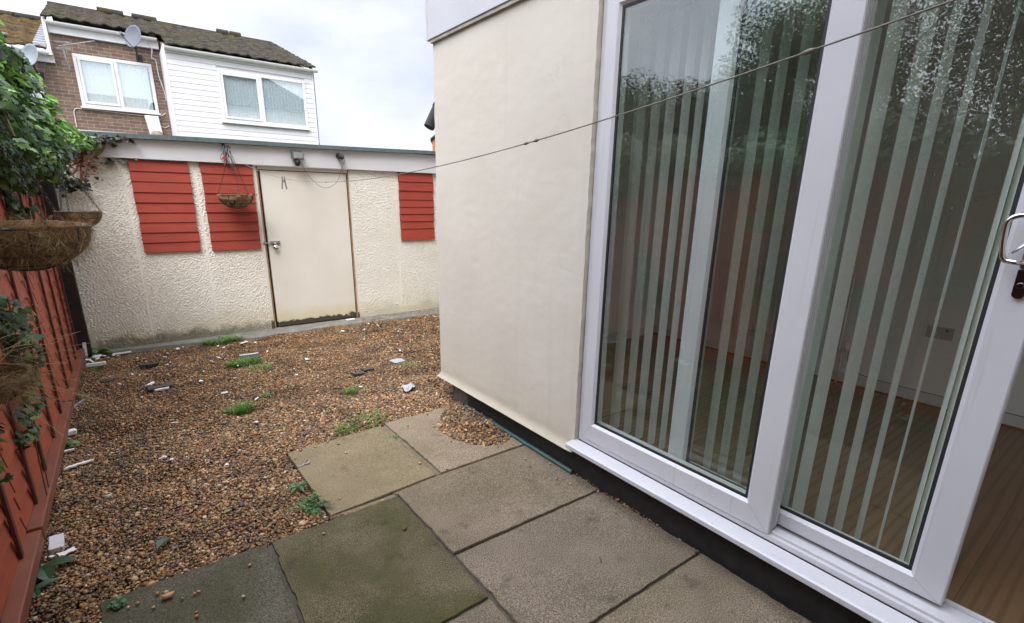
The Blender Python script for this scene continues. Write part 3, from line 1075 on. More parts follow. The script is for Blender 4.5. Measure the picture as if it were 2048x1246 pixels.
props(cab.build("cable", MT['cable_grey'], loc=(2.18, 6.28, 1.80), smooth=True), "short grey cable hanging straight below the small black lamp", "cable")
mb = MB().obox((-.325, 6.262, 2.096), (.20, .03, .022), (0, .0168, .0))
props(mb.build("timber_strip", MT['yellow'], loc=(-.325, 6.262, 2.085), bevel=.002), "yellow strip lying on the garage roof edge by the ivy", "strip")

# clothes line with pegs
cx_ = .957
zl = lambda y: .030 * y * y - .169 * y + 1.866
cl = thing("clothes_line", "thin grey clothes line strung across the yard from the garage", "clothes line", (cx_, 6.2, zl(6.2)))
ys_ = np.linspace(6.25, -.615, 70)
mb = MB().tube([(cx_, y, zl(y)) for y in ys_], .0016, 7); mb.build("cord", MT['line'], cl, smooth=True)
for y in (1.205, 1.160, 3.05, .45):
    kn = MB().tube([(cx_, y + d, zl(y + d)) for d in (-.012, -.006, 0, .006, .012)], [.002, .0036, .0044, .0036, .002], 7)
    kn.build("knot", MT['line'], cl, smooth=True)
mb = MB()
for j in range(9):
    a = (.939 + random.uniform(-.02, .03), 6.25 - random.uniform(0, .04), 1.99 + random.uniform(-.03, .05))
    b3_ = (a[0] + random.uniform(-.03, .06), a[1] - random.uniform(0, .03), a[2] - random.uniform(.05, .17))
    mid = ((a[0] + b3_[0]) / 2 + random.uniform(-.03, .03), a[1] - .01, (a[2] + b3_[2]) / 2)
    mb.tube(spline([a, mid, b3_], 4), .0028, 5)
mb.build("loose_ends", MT['cable_grey'], cl)
MB().tube([(cx_, -.62, zl(-.6) + .01), (cx_, -.57, zl(-.6) + .01), (cx_, -.56, zl(-.6) - .01)], .004, 6).build("hook", MT['black_steel'], cl)
def peg(loc, m, label, rz, s=1.0):
    x, y, z = loc
    mb = MB()
    for sg in (-1, 1):
        mb.prism([(x + sg * .003, z + .012), (x + sg * .010, z + .012), (x + sg * .020, z - .075 * s), (x + sg * .011, z - .078 * s), (x + sg * .002, z - .02)], 1, y - .006, y + .006)
    mb.tube([(x - .010, y, z - .02), (x + .010, y, z - .02)], .005, 6)
    o = mb.build("clothes_peg", m, loc=loc)
    o.rotation_euler = (0, 0, rz)
    return props(o, label, "clothes peg", "clothes pegs")
peg((.957, 4.1, zl(4.1)), MT['peg_grey'], "grey clothes peg on the line in front of the garage door", rad(-13)).location = (.957, 4.02, zl(4.02))
for (px, pz, a, mm, lb) in ((.940, 1.955, .5, 'peg_red', "red clothes peg clipped to the bundle below the garage bracket"),
                            (.925, 1.940, -.3, 'wrapper', "white clothes peg beside the red one below the garage bracket")):
    o = peg((px, 6.215, pz), MT[mm], lb, a)
    o.rotation_euler = (.1, a, .3)

def wall_with_hole(mb, x0, x1, z0, z1, y0, y1, hx0, hx1, hz0, hz1, back=True):
    mb.box(x0, hx0, y0, y1, z0, z1); mb.box(hx1, x1, y0, y1, z0, z1)
    mb.box(hx0, hx1, y0, y1, z0, hz0); mb.box(hx0, hx1, y0, y1, hz1, z1)
    if back: mb.box(hx0, hx1, y0 + .35, y1 + .36, hz0 - .2, hz1 + .2)

# ------------------------------------------------------------------ house: render, plinth, door, room
hs = thing("house", "cream rendered house wall with white sliding patio doors", "house", (2.4, .5, 0))
def stucco():
    step = .012
    y0, y1, z0, z1 = 1.818, 3.352, .166, 2.60
    nu = int((y1 - y0) / step) + 1; nv = int((z1 - z0) / step) + 1
    ys = np.linspace(y0, y1, nu); zs = np.linspace(z0, z1, nv)
    Y, Z = np.meshgrid(ys, zs, indexing='ij')
    h = .00022 * fft_noise(nu, nv, step, .16, .10, .5, 21) + .00012 * fft_noise(nu, nv, step, .05, .04, .4, 22) + .0005 * fft_noise(nu, nv, step, .7, .6, .5, 23)
    edge = np.clip((Y - y0) / .05, 0, 1)
    fl = np.clip(1 - (Z - z0) / .06, 0, 1) ** 2
    X = 1.840 - h * (.3 + .7 * edge) - .020 * fl + .004 * (1 - edge)
    fy = np.clip((Y - 3.20) / (y1 - 3.20), 0, 1)
    Yo = Y + .045 * fl * fy + .004 * fy * fft_noise(nu, nv, step, .3, .2, .5, 25) * .5
    Yo = Yo + (.0011 * fft_noise(nu, nv, step, .2, .12, .8, 26)) * np.clip(1 - (Y - y0) / .02, 0, 1)
    V = np.stack([X, Yo, Z], -1).reshape(-1, 3)
    F = [tuple(q) for q in grid_faces(nu, nv)]
    V = V.tolist()
    idx = lambda i, j: i * nv + j
    # returns: reveal by the door, end face, underside
    def strip(ids, dx, dy):
        base = len(V)
        for i in ids:
            p = V[i]; V.append([dx if dx is not None else p[0], dy if dy is not None else p[1], p[2]])
        for q in range(len(ids) - 1):
            F.append((ids[q], ids[q + 1], base + q + 1, base + q))
    strip([idx(0, j) for j in range(nv)], 1.90, None)
    strip([idx(nu - 1, j) for j in range(nv)], 2.10, None)
    strip([idx(i, 0) for i in range(nu)], 1.93, None)
    mb = MB().add(V, F)
    return mb.build("rendered_wall", MT['stucco'], hs, smooth=True)
st = stucco()
md = st.modifiers.new("split", 'EDGE_SPLIT'); md.split_angle = rad(50)
mb = MB()
mb.box(1.92, 2.04, 1.83, 3.33, .16, 2.6)            # wall core
mb.box(1.90, 2.04, -.60, 1.83, 2.455, 2.6)          # lintel
mb.box(1.84, 2.04, -3.0, -.60, .16, 2.6)
mb.box(2.04, 8.5, 3.22, 3.34, .16, 2.6)
wall_with_hole(mb, 2.04, 8.5, .16, 2.6, -3.0, -2.88, 2.15, 4.25, .30, 2.42, back=False)  # opening added out of view to let more light into the room
mb.build("wall_core", MT['stucco'], hs)
mb = MB()
mb.box(1.892, 2.10, -3.0, 3.265, -.12, .196)
mb.box(2.10, 8.5, 3.15, 3.265, -.12, .196)
mb.build("plinth", MT['plinth'], hs, bevel=.004)
fm = plain("white_house_fascia", (.44, .445, .465), .45, .05, 3)
mb = MB(); mb.box(1.815, 1.875, -3.0, 3.372, 2.572, 2.95); mb.box(1.815, 2.2, 3.374, 3.398, 2.570, 2.95); mb.build("fascia", fm, hs, bevel=.003)
mb = MB(); mb.box(1.822, 1.90, -3.0, 3.36, 2.552, 2.571); mb.build("fascia_trim", plain("dirty_trim", (.33, .31, .25), .7, .3, 10), hs)
mb = MB(); mb.box(1.80, 8.6, -3.1, 3.42, 2.951, 3.0); mb.build("roof", MT['garage_roof'], hs)
# upper storey, out of view; set flush to shade the near yard
mb = MB(); mb.box(1.90, 8.5, -3.0, 3.2, 3.0, 5.3); mb.build("upper_wall", MT['stucco'], hs)
mb = MB(); mb.prism([(1.65, 5.302), (8.8, 5.302), (5.2, 6.9)], 1, -3.2, 3.4); mb.build("upper_roof", MT['tile'], hs)
mb = MB(); mb.box(-3.2, 1.8, -4.6, -.62, -.2, 6.0); mb.build("added_shade_wing", MT['stucco'], hs)  # unseen block added behind the camera to darken the foreground
# room
RX = 4.33
mb = MB(); mb.box(1.985, RX, -2.88, 3.22, .14, .200); mb.build("room_floor", MT['laminate'], hs)
mb = MB(); mb.box(RX, RX + .1, -2.88, 3.22, .14, 2.55); mb.box(2.04, RX, 3.19, 3.218, .2, 2.55); wall_with_hole(mb, 2.04, RX, .2, 2.55, -2.878, -2.85, 2.15, 4.25, .30, 2.42, back=False)  # lining is cut for the same added light opening
mb.build("room_wall", MT['room_wall'], hs)
mb = MB()  # frame for the unseen opening added to brighten the room
for x0_, x1_ in ((2.15, 2.21), (3.17, 3.23), (4.19, 4.25)): mb.box(x0_, x1_, -2.97, -2.90, .30, 2.42)
for z0_, z1_ in ((.30, .36), (2.36, 2.42)): mb.box(2.21, 3.17, -2.97, -2.90, z0_, z1_); mb.box(3.23, 4.19, -2.97, -2.90, z0_, z1_)
mb.build("added_light_window", MT['upvc'], hs)
mb = MB(); mb.box(2.04, RX, -2.88, 3.22, 2.50, 2.549); mb.build("ceiling", MT['ceiling'], hs)
mb = MB(); mb.box(RX - .015, RX - .001, -2.85, 3.18, .201, .285); mb.box(2.05, RX - .016, 3.175, 3.189, .201, .285)
mb.build("skirting_board", plain("skirting", (.62, .61, .58), .5, .04, 5), hs, bevel=.003)
mb = MB(); mb.box(RX - .03, RX - .016, -2.85, 3.17, .2005, .212); mb.build("floor_beading", plain("beading", (.24, .11, .05), .5, .1, 12), hs)
# sill
mb = MB()
mb.prism([(1.788, .206), (1.788, .228), (1.796, .233), (1.862, .2405), (1.885, .2405), (1.885, .200), (1.800, .200)], 1, -.75, 1.832)
sill = mb.build("door_sill", MT['upvc'], hs, bevel=.0025)
# outer frame
mb = MB()
mb.box(1.870, 2.010, -.60, 1.812, .243, .2675)
mb.box(1.870, 2.010, -.60, 1.812, 2.42, 2.455)
mb.box(1.870, 2.010, 1.784, 1.812, .2675, 2.42)
mb.box(1.870, 2.010, -.60, -.565, .2675, 2.42)
mb.box(1.886, 1.930, -.565, .7235, .2675, .2795)
mb.box(1.998, 2.010, -.565, 1.784, .2675, .283)
fr = mb.build("door_frame", MT['upvc'], hs, bevel=.0025)
mb = MB(); mb.box(1.866, 1.88, -.60, 1.810, .2405, .2432); mb.build("sealant_gap", MT['rubber'], hs)
# sashes
def sash(nm, xf, xb, ya, yb, z0, z1, gl, gr, gb, gt, label):
    """frame from ya (right) to yb (left); glass opening gl..gr, gb..gt; mitred corners"""
    v, f = [], []
    mid = .006
    rings = [((yb, ya, z0, z1), xb), ((yb, ya, z0, z1), xf + .004), ((yb - .004, ya + .004, z0 + .004, z1 - .004), xf),
             ((gl + .012, gr - .012, gb - .012, gt + .012), xf), ((gl, gr, gb, gt), xf + .012), ((gl, gr, gb, gt), xb)]
    for (a, b2, c, d), x in rings:
        v += [(x, a, c), (x, b2, c), (x, b2, d), (x, a, d)]
    for i in range(len(rings) - 1):
        for k in range(4):
            f.append((i * 4 + k, i * 4 + (k + 1) % 4, i * 4 + 4 + (k + 1) % 4, i * 4 + 4 + k))
    f += [(20 + k, 20 + (k + 1) % 4, (k + 1) % 4, k) for k in range(4)]
    o = MB().add(v, f).build(nm, MT['upvc'], hs)
    if label: o["label"] = label
    g = MB()
    t = .011
    xg = (xf + xb) / 2
    for (a, b2, c, d) in ((gl - t, gl, gb, gt), (gr, gr + t, gb, gt), (gr + t, gl - t, gb, gb + t), (gr + t, gl - t, gt - t, gt)):
        g.box(xf + .013, xf + .0215, a, b2, c, d)
    g.build("gasket", MT['rubber'], o)
    p = MB().box(xf + .0155, xf + .0205, gr + .003, gl - .003, gb + .003, gt - .003)
    p.build("glass_pane", MT['glass'], o)
    # mitre joints
    jg = plain("joint_grime", (.25, .23, .21), .8, .2, 30)
    for (ya_, za, yb_, zb) in ((yb - .004, z0 + .004, gl + .012, gb - .012), (ya + .004, z0 + .004, gr - .012, gb - .012)):
        d = Vector((0, yb_ - ya_, zb - za)); nrm = Vector((0, -d.z, d.y)).normalized() * .0006
        mt = MB().add([(xf - .0004, ya_ - nrm.y, za - nrm.z), (xf - .0004, ya_ + nrm.y, za + nrm.z), (xf - .0004, yb_ + nrm.y, zb + nrm.z), (xf - .0004, yb_ - nrm.y, zb - nrm.z)], [(0, 1, 2, 3)])
        mt.build("mitre_joint", jg, o)
    return o
fx = sash("fixed_sash", 1.864, 1.934, .727, 1.786, .2685, 2.44, 1.705, .834, .374, 2.37, "fixed left door panel in the outer track")
sl = sash("sliding_sash", 1.944, 1.996, .196, 1.276, .284, 2.43, 1.182, .292, .352, 2.36, "sliding door panel standing partly open behind the fixed one")
mb = MB()
for xa in (1.876, 1.890, 1.906): mb.box(xa, xa + .003, .7245, .7268, .272, 2.43)
mb.build("brush_seal", plain("seal_grey", (.45, .45, .47), .6, .05, 10), fx)
# raindrops on both panes
def drops(par, x, y0, y1, z0, z1, n, seed):
    r = np.random.default_rng(seed)
    tv = np.array([(0, 0, 1)] + [(math.cos(a), math.sin(a), 0) for a in np.linspace(0, 2 * np.pi, 7)[:-1]] +
                  [(.65 * math.cos(a), .65 * math.sin(a), .72) for a in np.linspace(0, 2 * np.pi, 7)[:-1]], float)
    tf = [(0, 7 + i, 7 + (i + 1) % 6) for i in range(6)]
    for i in range(6):
        tf += [(1 + i, 1 + (i + 1) % 6, 7 + (i + 1) % 6), (1 + i, 7 + (i + 1) % 6, 7 + i)]
    # local z -> world -x
    B = np.array([[0, 0, -1], [1, 0, 0], [0, 1, 0]], float)
    y = r.uniform(y0, y1, n); z = z0 + (z1 - z0) * r.uniform(0, 1, n) ** .9
    s = np.clip(np.exp(r.normal(math.log(.0010), .35, n)), .0008, .004)
    M = np.einsum('ij,n->nij', B, s); M[:, 0, :] *= .55; M[:, 2, :] *= r.uniform(1, 1.5, n)[:, None]
    V, F, T = instances(tv, np.array(tf), M, np.stack([np.full(n, x), y, z], 1), np.ones((n, 3)))
    o = tri_mesh("raindrops", V, F, MT['drop'], par, smooth=True)
    return props(o, kind='stuff')
drops(fx, 1.8793, .85, 1.69, .9, 2.36, 500, 5)
drops(sl, 1.9593, .305, .76, .6, 2.35, 900, 6)
# handle on the sliding sash
hd = MB()
hd.tube(spline([(1.935, .238, 1.531), (1.906, .250, 1.532), (1.900, .268, 1.532), (1.900, .284, 1.526), (1.900, .2925, 1.512), (1.900, .2915, 1.470), (1.900, .287, 1.439), (1.900, .283, 1.421),
                (1.900, .276, 1.412), (1.900, .262, 1.409), (1.905, .248, 1.408), (1.935, .238, 1.408)], 5), .0072, 12)
hd.build("handle", MT['chrome'], sl, smooth=True)
mb = MB(); mb.box(1.936, 1.943, .222, .250, 1.39, 1.56); mb.build("backplate", MT['chrome'], sl, bevel=.003)
mb = MB(); mb.prism([(.222 + .014 * (1 - math.cos(a)), 1.322 - .014 * math.sin(a)) for a in np.linspace(0, math.pi, 9)] + [(.250, 1.388), (.222, 1.388)], 0, 1.932, 1.943)
mb.lathe((1.931, .236, 1.345), [(0, -.002), (.009, -.002), (.009, .004), (0, .004)], 12, (-1, 0, 0)); mb.build("lock_plate", MT['dark_chrome'], sl, bevel=.002)
mb = MB().tube([(1.925, .245, 1.462), (1.922, .262, 1.440), (1.922, .270, 1.430)], [.005, .004, .003], 8); mb.build("thumb_lever", MT['chrome'], sl, smooth=True)

# vertical blind
vb = thing("vertical_blind", "white vertical blind hanging behind the patio doors with its slats turned open", "blind", (2.12, 1.0, 2.40))
mb = MB(); mb.box(2.10, 2.14, -.55, 1.80, 2.385, 2.43); mb.build("head_rail", MT['upvc'], vb)
slat_y = [1.775, 1.757, 1.67, 1.586, 1.502, 1.431, 1.350, 1.272, 1.163, 1.084, 1.005, .93, .86, .79, .727, .638, .570, .500, .4305, .3525, .335]
slat_d = [-.055, -.052, -.051, -.052, -.045, -.038, -.036, -.036, -.042, -.042, -.042, -.045, -.045, -.047, -.048, -.041, -.030, -.020, -.009, .014, .014]
for y, d in zip(slat_y, slat_d):
    w = .089
    th_ = math.atan2(y, 2.12)
    # turn of the slat that shows width d from the doorway side
    q = max(-1, min(1, d / w * math.cos(th_)))
    ph = th_ + math.asin(q) + rad(random.uniform(-1, 1))
    v, f = [], []
    nz = 2
    for i in range(7):
        u = (i / 6 - .5) * w
        cv = .004 * (1 - (2 * i / 6 - 1) ** 2)
        px_, py_ = 2.12 + u * math.cos(ph) - cv * math.sin(ph), y + u * math.sin(ph) + cv * math.cos(ph)
        v += [(px_, py_, .255), (px_, py_, 2.385)]
    f = [(2 * i, 2 * i + 2, 2 * i + 3, 2 * i + 1) for i in range(6)]
    MB().add(v, f).build("slat", MT['blind'], vb, smooth=True)

# things in the room
ra = thing("radiator", "white panel radiator on the far wall of the room behind the glass", "radiator", (RX - .05, 2.0, .47))
mb = MB()
v, f = [], []
yy = np.linspace(1.40, 2.62, 150)
for i, y in enumerate(yy):
    x = RX - .085 - .006 * (0.5 + .5 * math.cos(2 * math.pi * (y - 1.40) / .0333)) ** .5
    v += [(x + .010, y, .470), (x, y, .485), (x, y, 1.050), (x + .012, y, 1.065)]
for i in range(len(yy) - 1):
    for k in range(3): f.append((4 * i + k, 4 * i + 4 + k, 4 * i + 5 + k, 4 * i + 1 + k))
mb.add(v, f); mb.box(RX - .077, RX - .04, 1.40, 2.62, .471, 1.060)
mb.build("panel", MT['radiator'], ra, smooth=False)
mb = MB(); mb.tube([(RX - .05, 1.385, .2), (RX - .05, 1.385, .48), (RX - .05, 1.40, .495)], .008, 8); mb.lathe((RX - .05, 1.36, .50), [(0, -.03), (.018, -.03), (.02, 0), (.014, .03), (0, .03)], 12); mb.build("valve", MT['cable_white'], ra, smooth=True)
so = thing("wall_socket", "white double wall socket low on the room wall behind the sliding door", "socket", (RX - .004, .84, .72))
mb = MB().box(RX - .010, RX - .001, .772, .918, .678, .764); mb.build("face_plate", plain("socket_plate", (.40, .40, .38), .35, .03, 5), so, bevel=.003)
for y in (.81, .88):
    MB().box(RX - .0125, RX - .0102, y - .006, y + .006, .735, .750).build("switch", MT['grey_box'], so)
cab = MB().tube(spline([(RX - .05, 1.34, .46), (RX - .02, 1.345, .40), (RX - .022, 1.30, .33), (RX - .02, 1.23, .302), (RX - .0175, 1.05, .291), (RX - .0175, .60, .2885), (RX - .0175, 0, .2885), (RX - .0175, -1.5, .2885)]), .003, 6)
props(cab.build("cable", MT['cable_grey'], loc=(RX - .02, 1.3, .3)), "dark cable running along the skirting board from the radiator", "cable")

# green pipe on the paving, downpipe stub at the house corner
pg = MB().tube(spline([(1.868, 3.03, .016), (1.868, 2.6, .015), (1.866, 2.2, .015), (1.864, 1.846, .0145)], 6), .0135, 12)
pg.tube([(1.8641, 1.862, .0145), (1.864, 1.840, .0145)], .0145, 12)
props(pg.build("green_pipe", MT['pipe_green'], loc=(1.866, 2.4, 0), smooth=False), "thin green plastic pipe lying along the black base of the house", "pipe")
dp = MB()
dp.tube([(2.05, 3.50, 2.36), (1.952, 3.50, 2.188)], .034, 16)
dp.tube([(1.953, 3.50, 2.190), (1.872, 3.50, 2.046)], .039, 16)
dp.tube([(1.960, 3.50, 2.203), (1.949, 3.50, 2.183)], .043, 16)
o = dp.build("downpipe", MT['pipe_dark'], hs, smooth=False)
dp2 = MB().box(2.02, 2.06, 3.34, 3.52, 2.33, 2.39); dp2.build("pipe_bracket", MT['pipe_dark'], hs)

# ------------------------------------------------------------------ fence
FX = -.58
fence = thing("fence", "red stained wooden lap fence along the left side of the yard", "fence", (FX, 2.8, 0))
def fence_panel(y0, y1, label, battens):
    mb = MB()
    z = .10
    while z < 1.80:
        # wavy lower edge of each lapped slat
        n = 24
        v, f = [], []
        ph = random.uniform(0, 6)
        for i in range(n + 1):
            y = y0 + (y1 - y0) * i / n
            w = .009 * math.sin(y * 9 + ph) + .005 * math.sin(y * 23 + ph * 2)
            v += [(FX - .004, y, z + w), (FX + .0125, y, z + w), (FX - .003, y, z + .125), (FX - .006, y, z + .125)]
        for i in range(n):
            a, b2 = 4 * i, 4 * i + 4
            for k in range(4): f.append((a + k, b2 + k, b2 + (k + 1) % 4, a + (k + 1) % 4))
        f += [(0, 1, 2, 3), (4 * n + 3, 4 * n + 2, 4 * n + 1, 4 * n)]
        mb.add(v, f)
        z += .102
    t = mb.build("fence_panel", MT['red_fence'], fence)
    t["label"] = label
    for y in battens:
        lean = random.uniform(-.006, .006)
        MB().prism([(y - .016 + lean, 1.80), (y + .016 + lean, 1.80), (y + .016, .10), (y - .016, .10)], 0, FX + .0130, FX + .0265).build("batten", MT['batten'], t, bevel=.002)
    MB().box(FX - .02, FX + .062, y0 + .004, y1 - .004, .035, .098).build("bottom_rail", MT['rail'], t, bevel=.005)
    MB().box(FX - .03, FX + .055, y0, y1, 1.801, 1.835).build("top_rail", MT['rail'], t, bevel=.004)
    MB().box(FX - .05, FX - .02, y0, y1, .0, 1.79).build("back_frame", MT['batten'], t)
    return t
fence_panel(4.60, 6.17, "red lap fence panel nearest the garage", [4.92, 5.36, 5.80, 6.12])
fence_panel(2.80, 4.58, "red lap fence panel in the middle with low ivy on it", [3.05, 3.43, 3.90, 4.35])
fence_panel(1.00, 2.78, "red lap fence panel at the lower left beside the white block", [1.15, 1.63, 2.11, 2.58])
fence_panel(-.60, .98, "red lap fence panel beside the camera, reflected in the glass", [-.4, -.05, .3, .65])
MB().box(-.66, -.470, 6.19, 6.29, -.1, 1.86).build("fence_post", plain("black_post", (.018, .010, .008), .8, .4, 20, 60, .3), fence, bevel=.004)

# ------------------------------------------------------------------ plants
def ivy_leaf():
    o = [(0, 0), (.38, -.18), (.50, .12), (.30, .30), (.36, .62), (.10, .60), (0, 1.0), (-.10, .60), (-.36, .62), (-.30, .30), (-.50, .12), (-.38, -.18)]
    v = [(0, .28, .0)] + [(x, y, -.10 * (x * x * 3 + max(0, y - .5) ** 2 * 2)) for x, y in o]
    k = len(o)
    f = [(0, 1 + i, 1 + (i + 1) % k) for i in range(k)]
    return np.array(v, float), np.array(f)
def simple_leaf(w=.32, fold=.12):
    v = [(0, 0, 0), (w * .8, .28, fold), (w, .5, fold * 1.1), (w * .6, .8, fold * .5), (0, 1.02, -.05), (-w * .6, .8, fold * .5), (-w, .5, fold * 1.1), (-w * .8, .28, fold), (0, .5, 0)]
    f = [(8, i, (i + 1) % 8) for i in range(8)]
    return np.array(v, float), np.array(f)
def hang_mats(n, size, out, droop=.7, spread=.9, rng=RNG):
    """leaves whose faces look roughly along 'out' and whose tips hang down"""
    z = np.asarray(out) + rng.normal(0, spread, (n, 3)) * .55
    z[:, 2] += .35
    z /= np.linalg.norm(z, axis=1, keepdims=True)
    y = np.stack([rng.normal(0, .6, n), rng.normal(0, .6, n), -np.full(n, droop)], 1)
    y -= z * (y * z).sum(1, keepdims=True)
    y /= np.linalg.norm(y, axis=1, keepdims=True) + 1e-9
    x = np.cross(y, z)
    return np.stack([x, y, z], 2) * np.asarray(size)[:, None, None]
def blob_points(blobs, n, rng=RNG, shell=.55):
    w = np.array([b[3] ** 2.2 for b in blobs]); w /= w.sum()
    k = rng.choice(len(blobs), n, p=w)
    B = np.array(blobs)[k]
    d = rng.normal(0, 1, (n, 3)); d /= np.linalg.norm(d, axis=1, keepdims=True)
    r = rng.uniform(shell ** 3, 1, n) ** (1 / 3)
    return B[:, :3] + d * (B[:, 3] * r)[:, None], d
def greens(n, cols, rng=RNG, p=None):
    c = np.array(cols)
    return c[rng.choice(len(c), n, p=p)] * rng.uniform(.75, 1.25, (n, 1)) * rng.uniform(.94, 1.06, (n, 3))

IVY_COL = [(.040, .095, .020), (.028, .065, .020), (.075, .16, .028), (.022, .048, .018), (.14, .26, .04)]
iv = thing("ivy", "thick green ivy tumbling over the top of the red fence", "ivy", (-.6, 4.4, 0))
BL = [(-.406, 4.00, 2.240, .115), (-.426, 4.20, 2.175, .140), (-.402, 4.20, 2.088, .142), (-.415, 4.40, 2.007, .145), (-.41, 4.80, 1.939, .145), (-.361, 5.00, 1.868, .132), (-.414, 4.00, 1.847, .177),
      (-.410, 4.40, 1.765, .163), (-.382, 5.00, 1.750, .123), (-.427, 3.60, 1.721, .127), (-.313, 5.60, 1.912, .099), (-.281, 5.90, 1.935, .073), (-.199, 6.10, 1.988, .075), (-.128, 6.15, 2.006, .049),
      (-.448, 3.80, 1.644, .074), (-.443, 4.40, 1.588, .054), (-.466, 4.40, 1.438, .043), (-.372, 5.20, 1.671, .055), (-.439, 3.60, 1.923, .160),
      (-.66, 3.9, 2.0, .26), (-.70, 4.5, 2.0, .22), (-.66, 5.1, 1.93, .18), (-.64, 5.6, 1.90, .16), (-.64, 3.2, 1.95, .24), (-.34, 3.45, 1.75, .06), (-.25, 3.45, 1.745, .045), (-.55, 6.0, 1.90, .12), (-.47, 5.3, 1.74, .10), (-.46, 5.7, 1.75, .10)]
nl = 7000
Pv, D = blob_points(BL, nl, shell=.5)
ok = ~((Pv[:, 0] < -.56) & (Pv[:, 0] > -.66) & (Pv[:, 2] < 1.84)) & (Pv[:, 1] < 6.28)
Pv, D = Pv[ok], D[ok]; nl = len(Pv)
tv, tf = ivy_leaf()
M = hang_mats(nl, RNG.uniform(.026, .058, nl), D * .8 + np.array([.35, -.45, .2]))
V, F, T = instances(tv, tf, M, Pv, greens(nl, IVY_COL, p=[.28, .22, .26, .10, .14]))
tri_mesh("leaves", V, F, MT['leaf'], iv, tint=T)
mb = MB()
for j in range(16):
    y = 3.3 + j * .18
    mb.tube(spline([(-.60, y, 1.85), (-.5, y + random.uniform(-.1, .1), 2.0), (-.4, y + random.uniform(-.1, .1), 1.95), (-.36, y + random.uniform(-.1, .1), 1.8)], 4), .004, 5)
mb.build("stems", MT['twig'], iv)
# pale shoots reaching up and right out of the mass
sh = [(-.45, 3.9, 2.36, .07), (-.44, 4.2, 2.30, .07), (-.36, 4.3, 2.18, .07), (-.30, 4.6, 2.08, .07), (-.27, 4.9, 2.00, .06), (-.21, 5.2, 1.97, .05), (-.20, 5.5, 1.95, .05), (-.42, 3.9, 2.12, .09), (-.36, 4.1, 1.98, .09), (-.33, 4.6, 1.92, .08)]
n_s = 520
Pv, D = blob_points(sh, n_s, shell=.1)
tv2, tf2 = simple_leaf()
M = hang_mats(n_s, RNG.uniform(.04, .085, n_s), D * .5 + np.array([.3, -.5, .5]), droop=.3)
V, F, T = instances(tv2, tf2, M, Pv, greens(n_s, [(.12, .26, .035), (.16, .31, .045), (.08, .19, .03)]))
tri_mesh("young_leaves", V, F, MT['leaf'], iv, tint=T)

iv2 = thing("ivy", "low strand of dark ivy climbing the fence behind the straw basket", "ivy", (-.56, 3.35, 0))
BL2 = [(-.53, 3.385, .942, .10), (-.53, 3.374, .843, .11), (-.53, 3.362, .742, .085), (-.53, 3.30, .655, .07), (-.535, 3.31, .52, .045), (-.535, 3.22, .42, .05), (-.535, 3.05, .44, .045),
       (-.53, 3.42, 1.01, .07), (-.53, 3.26, .58, .05), (-.53, 3.1, .70, .08), (-.53, 3.1, .55, .05), (-.53, 3.45, .62, .04), (-.53, 3.5, .50, .03)]
n2 = 320
Pv, D = blob_points(BL2, n2, shell=.2)
Pv[:, 0] = np.clip(Pv[:, 0], -.555, -.44)
M = hang_mats(n2, RNG.uniform(.025, .055, n2), D * .5 + np.array([.7, -.4, .2]))
V, F, T = instances(tv, tf, M, Pv, greens(n2, IVY_COL, p=[.34, .3, .16, .16, .04]))
tri_mesh("leaves", V, F, MT['leaf'], iv2, tint=T)
mb = MB()
for q in range(2):
    mb.tube(spline([(-.53, 3.1 + q * .09, .01), (-.525, 3.15 + q * .08, .35), (-.52, 3.3 + random.uniform(-.08, .08), .7), (-.52, 3.38 + random.uniform(-.08, .08), 1.05)], 5), .003, 5)
mb.build("stems", MT['twig'], iv2)
iv3 = thing("ivy", "ivy strand hanging down the red fence above the front basket", "ivy", (-.55, 4.3, 1.2))
n3 = 230
tt = RNG.uniform(0, 1, n3)
Pv = np.stack([-.535 + RNG.normal(0, .015, n3), 4.25 + .30 * tt + RNG.normal(0, .05, n3), 1.66 - .55 * tt + RNG.normal(0, .03, n3)], 1)
Pv[:, 0] = np.clip(Pv[:, 0], -.556, -.48)
M = hang_mats(n3, RNG.uniform(.025, .05, n3), np.tile(np.array([.8, -.4, .1]), (n3, 1)))
V, F, T = instances(tv, tf, M, Pv, greens(n3, IVY_COL, p=[.34, .3, .16, .16, .04]))
tri_mesh("leaves", V, F, MT['leaf'], iv3, tint=T)
MB().tube(spline([(-.55, 4.25, 1.75), (-.545, 4.35, 1.45), (-.545, 4.55, 1.08)], 6), .003, 5).build("stems", MT['twig'], iv3)

iv4 = thing("ivy", "dark ivy along the top of the nearer fence, seen mirrored in the glass", "ivy", (-.65, 1.3, 0))
BL4 = [(-.62 + RNG.normal(0, .06), -.4 + .25 * i, 1.85 + RNG.uniform(-.1, .22), RNG.uniform(.17, .27)) for i in range(13)] + [(-.53, -.4 + .22 * i, 1.05 + RNG.uniform(-.3, .55), .16) for i in range(12)] + [(-.52, -.4 + .5 * i, 1.55, .13) for i in range(6)]
Pv, D = blob_points(BL4, 5600, shell=.4)
ok = ~((Pv[:, 0] < -.555) & (Pv[:, 2] < 1.84)) & (Pv[:, 1] < 2.9 - .9 * np.clip(1.6 - Pv[:, 2], 0, 1)) & (Pv[:, 0] < -.40)
Pv, D = Pv[ok], D[ok]
M = hang_mats(len(Pv), RNG.uniform(.03, .065, len(Pv)), D * .8 + np.array([.4, 0, .2]))
V, F, T = instances(tv, tf, M, Pv, greens(len(Pv), IVY_COL, p=[.30, .27, .22, .13, .08]))
tri_mesh("leaves", V, F, MT['leaf'], iv4, tint=T)
for q in range(4): MB().tube(spline([(-.54, -.4 + q * .8, .02), (-.54, -.45 + q * .82, .8), (-.535, -.4 + q * .85, 1.6), (-.6, -.4 + q * .85, 1.9)], 5), .005, 5).build("stem", MT['twig'], iv4)

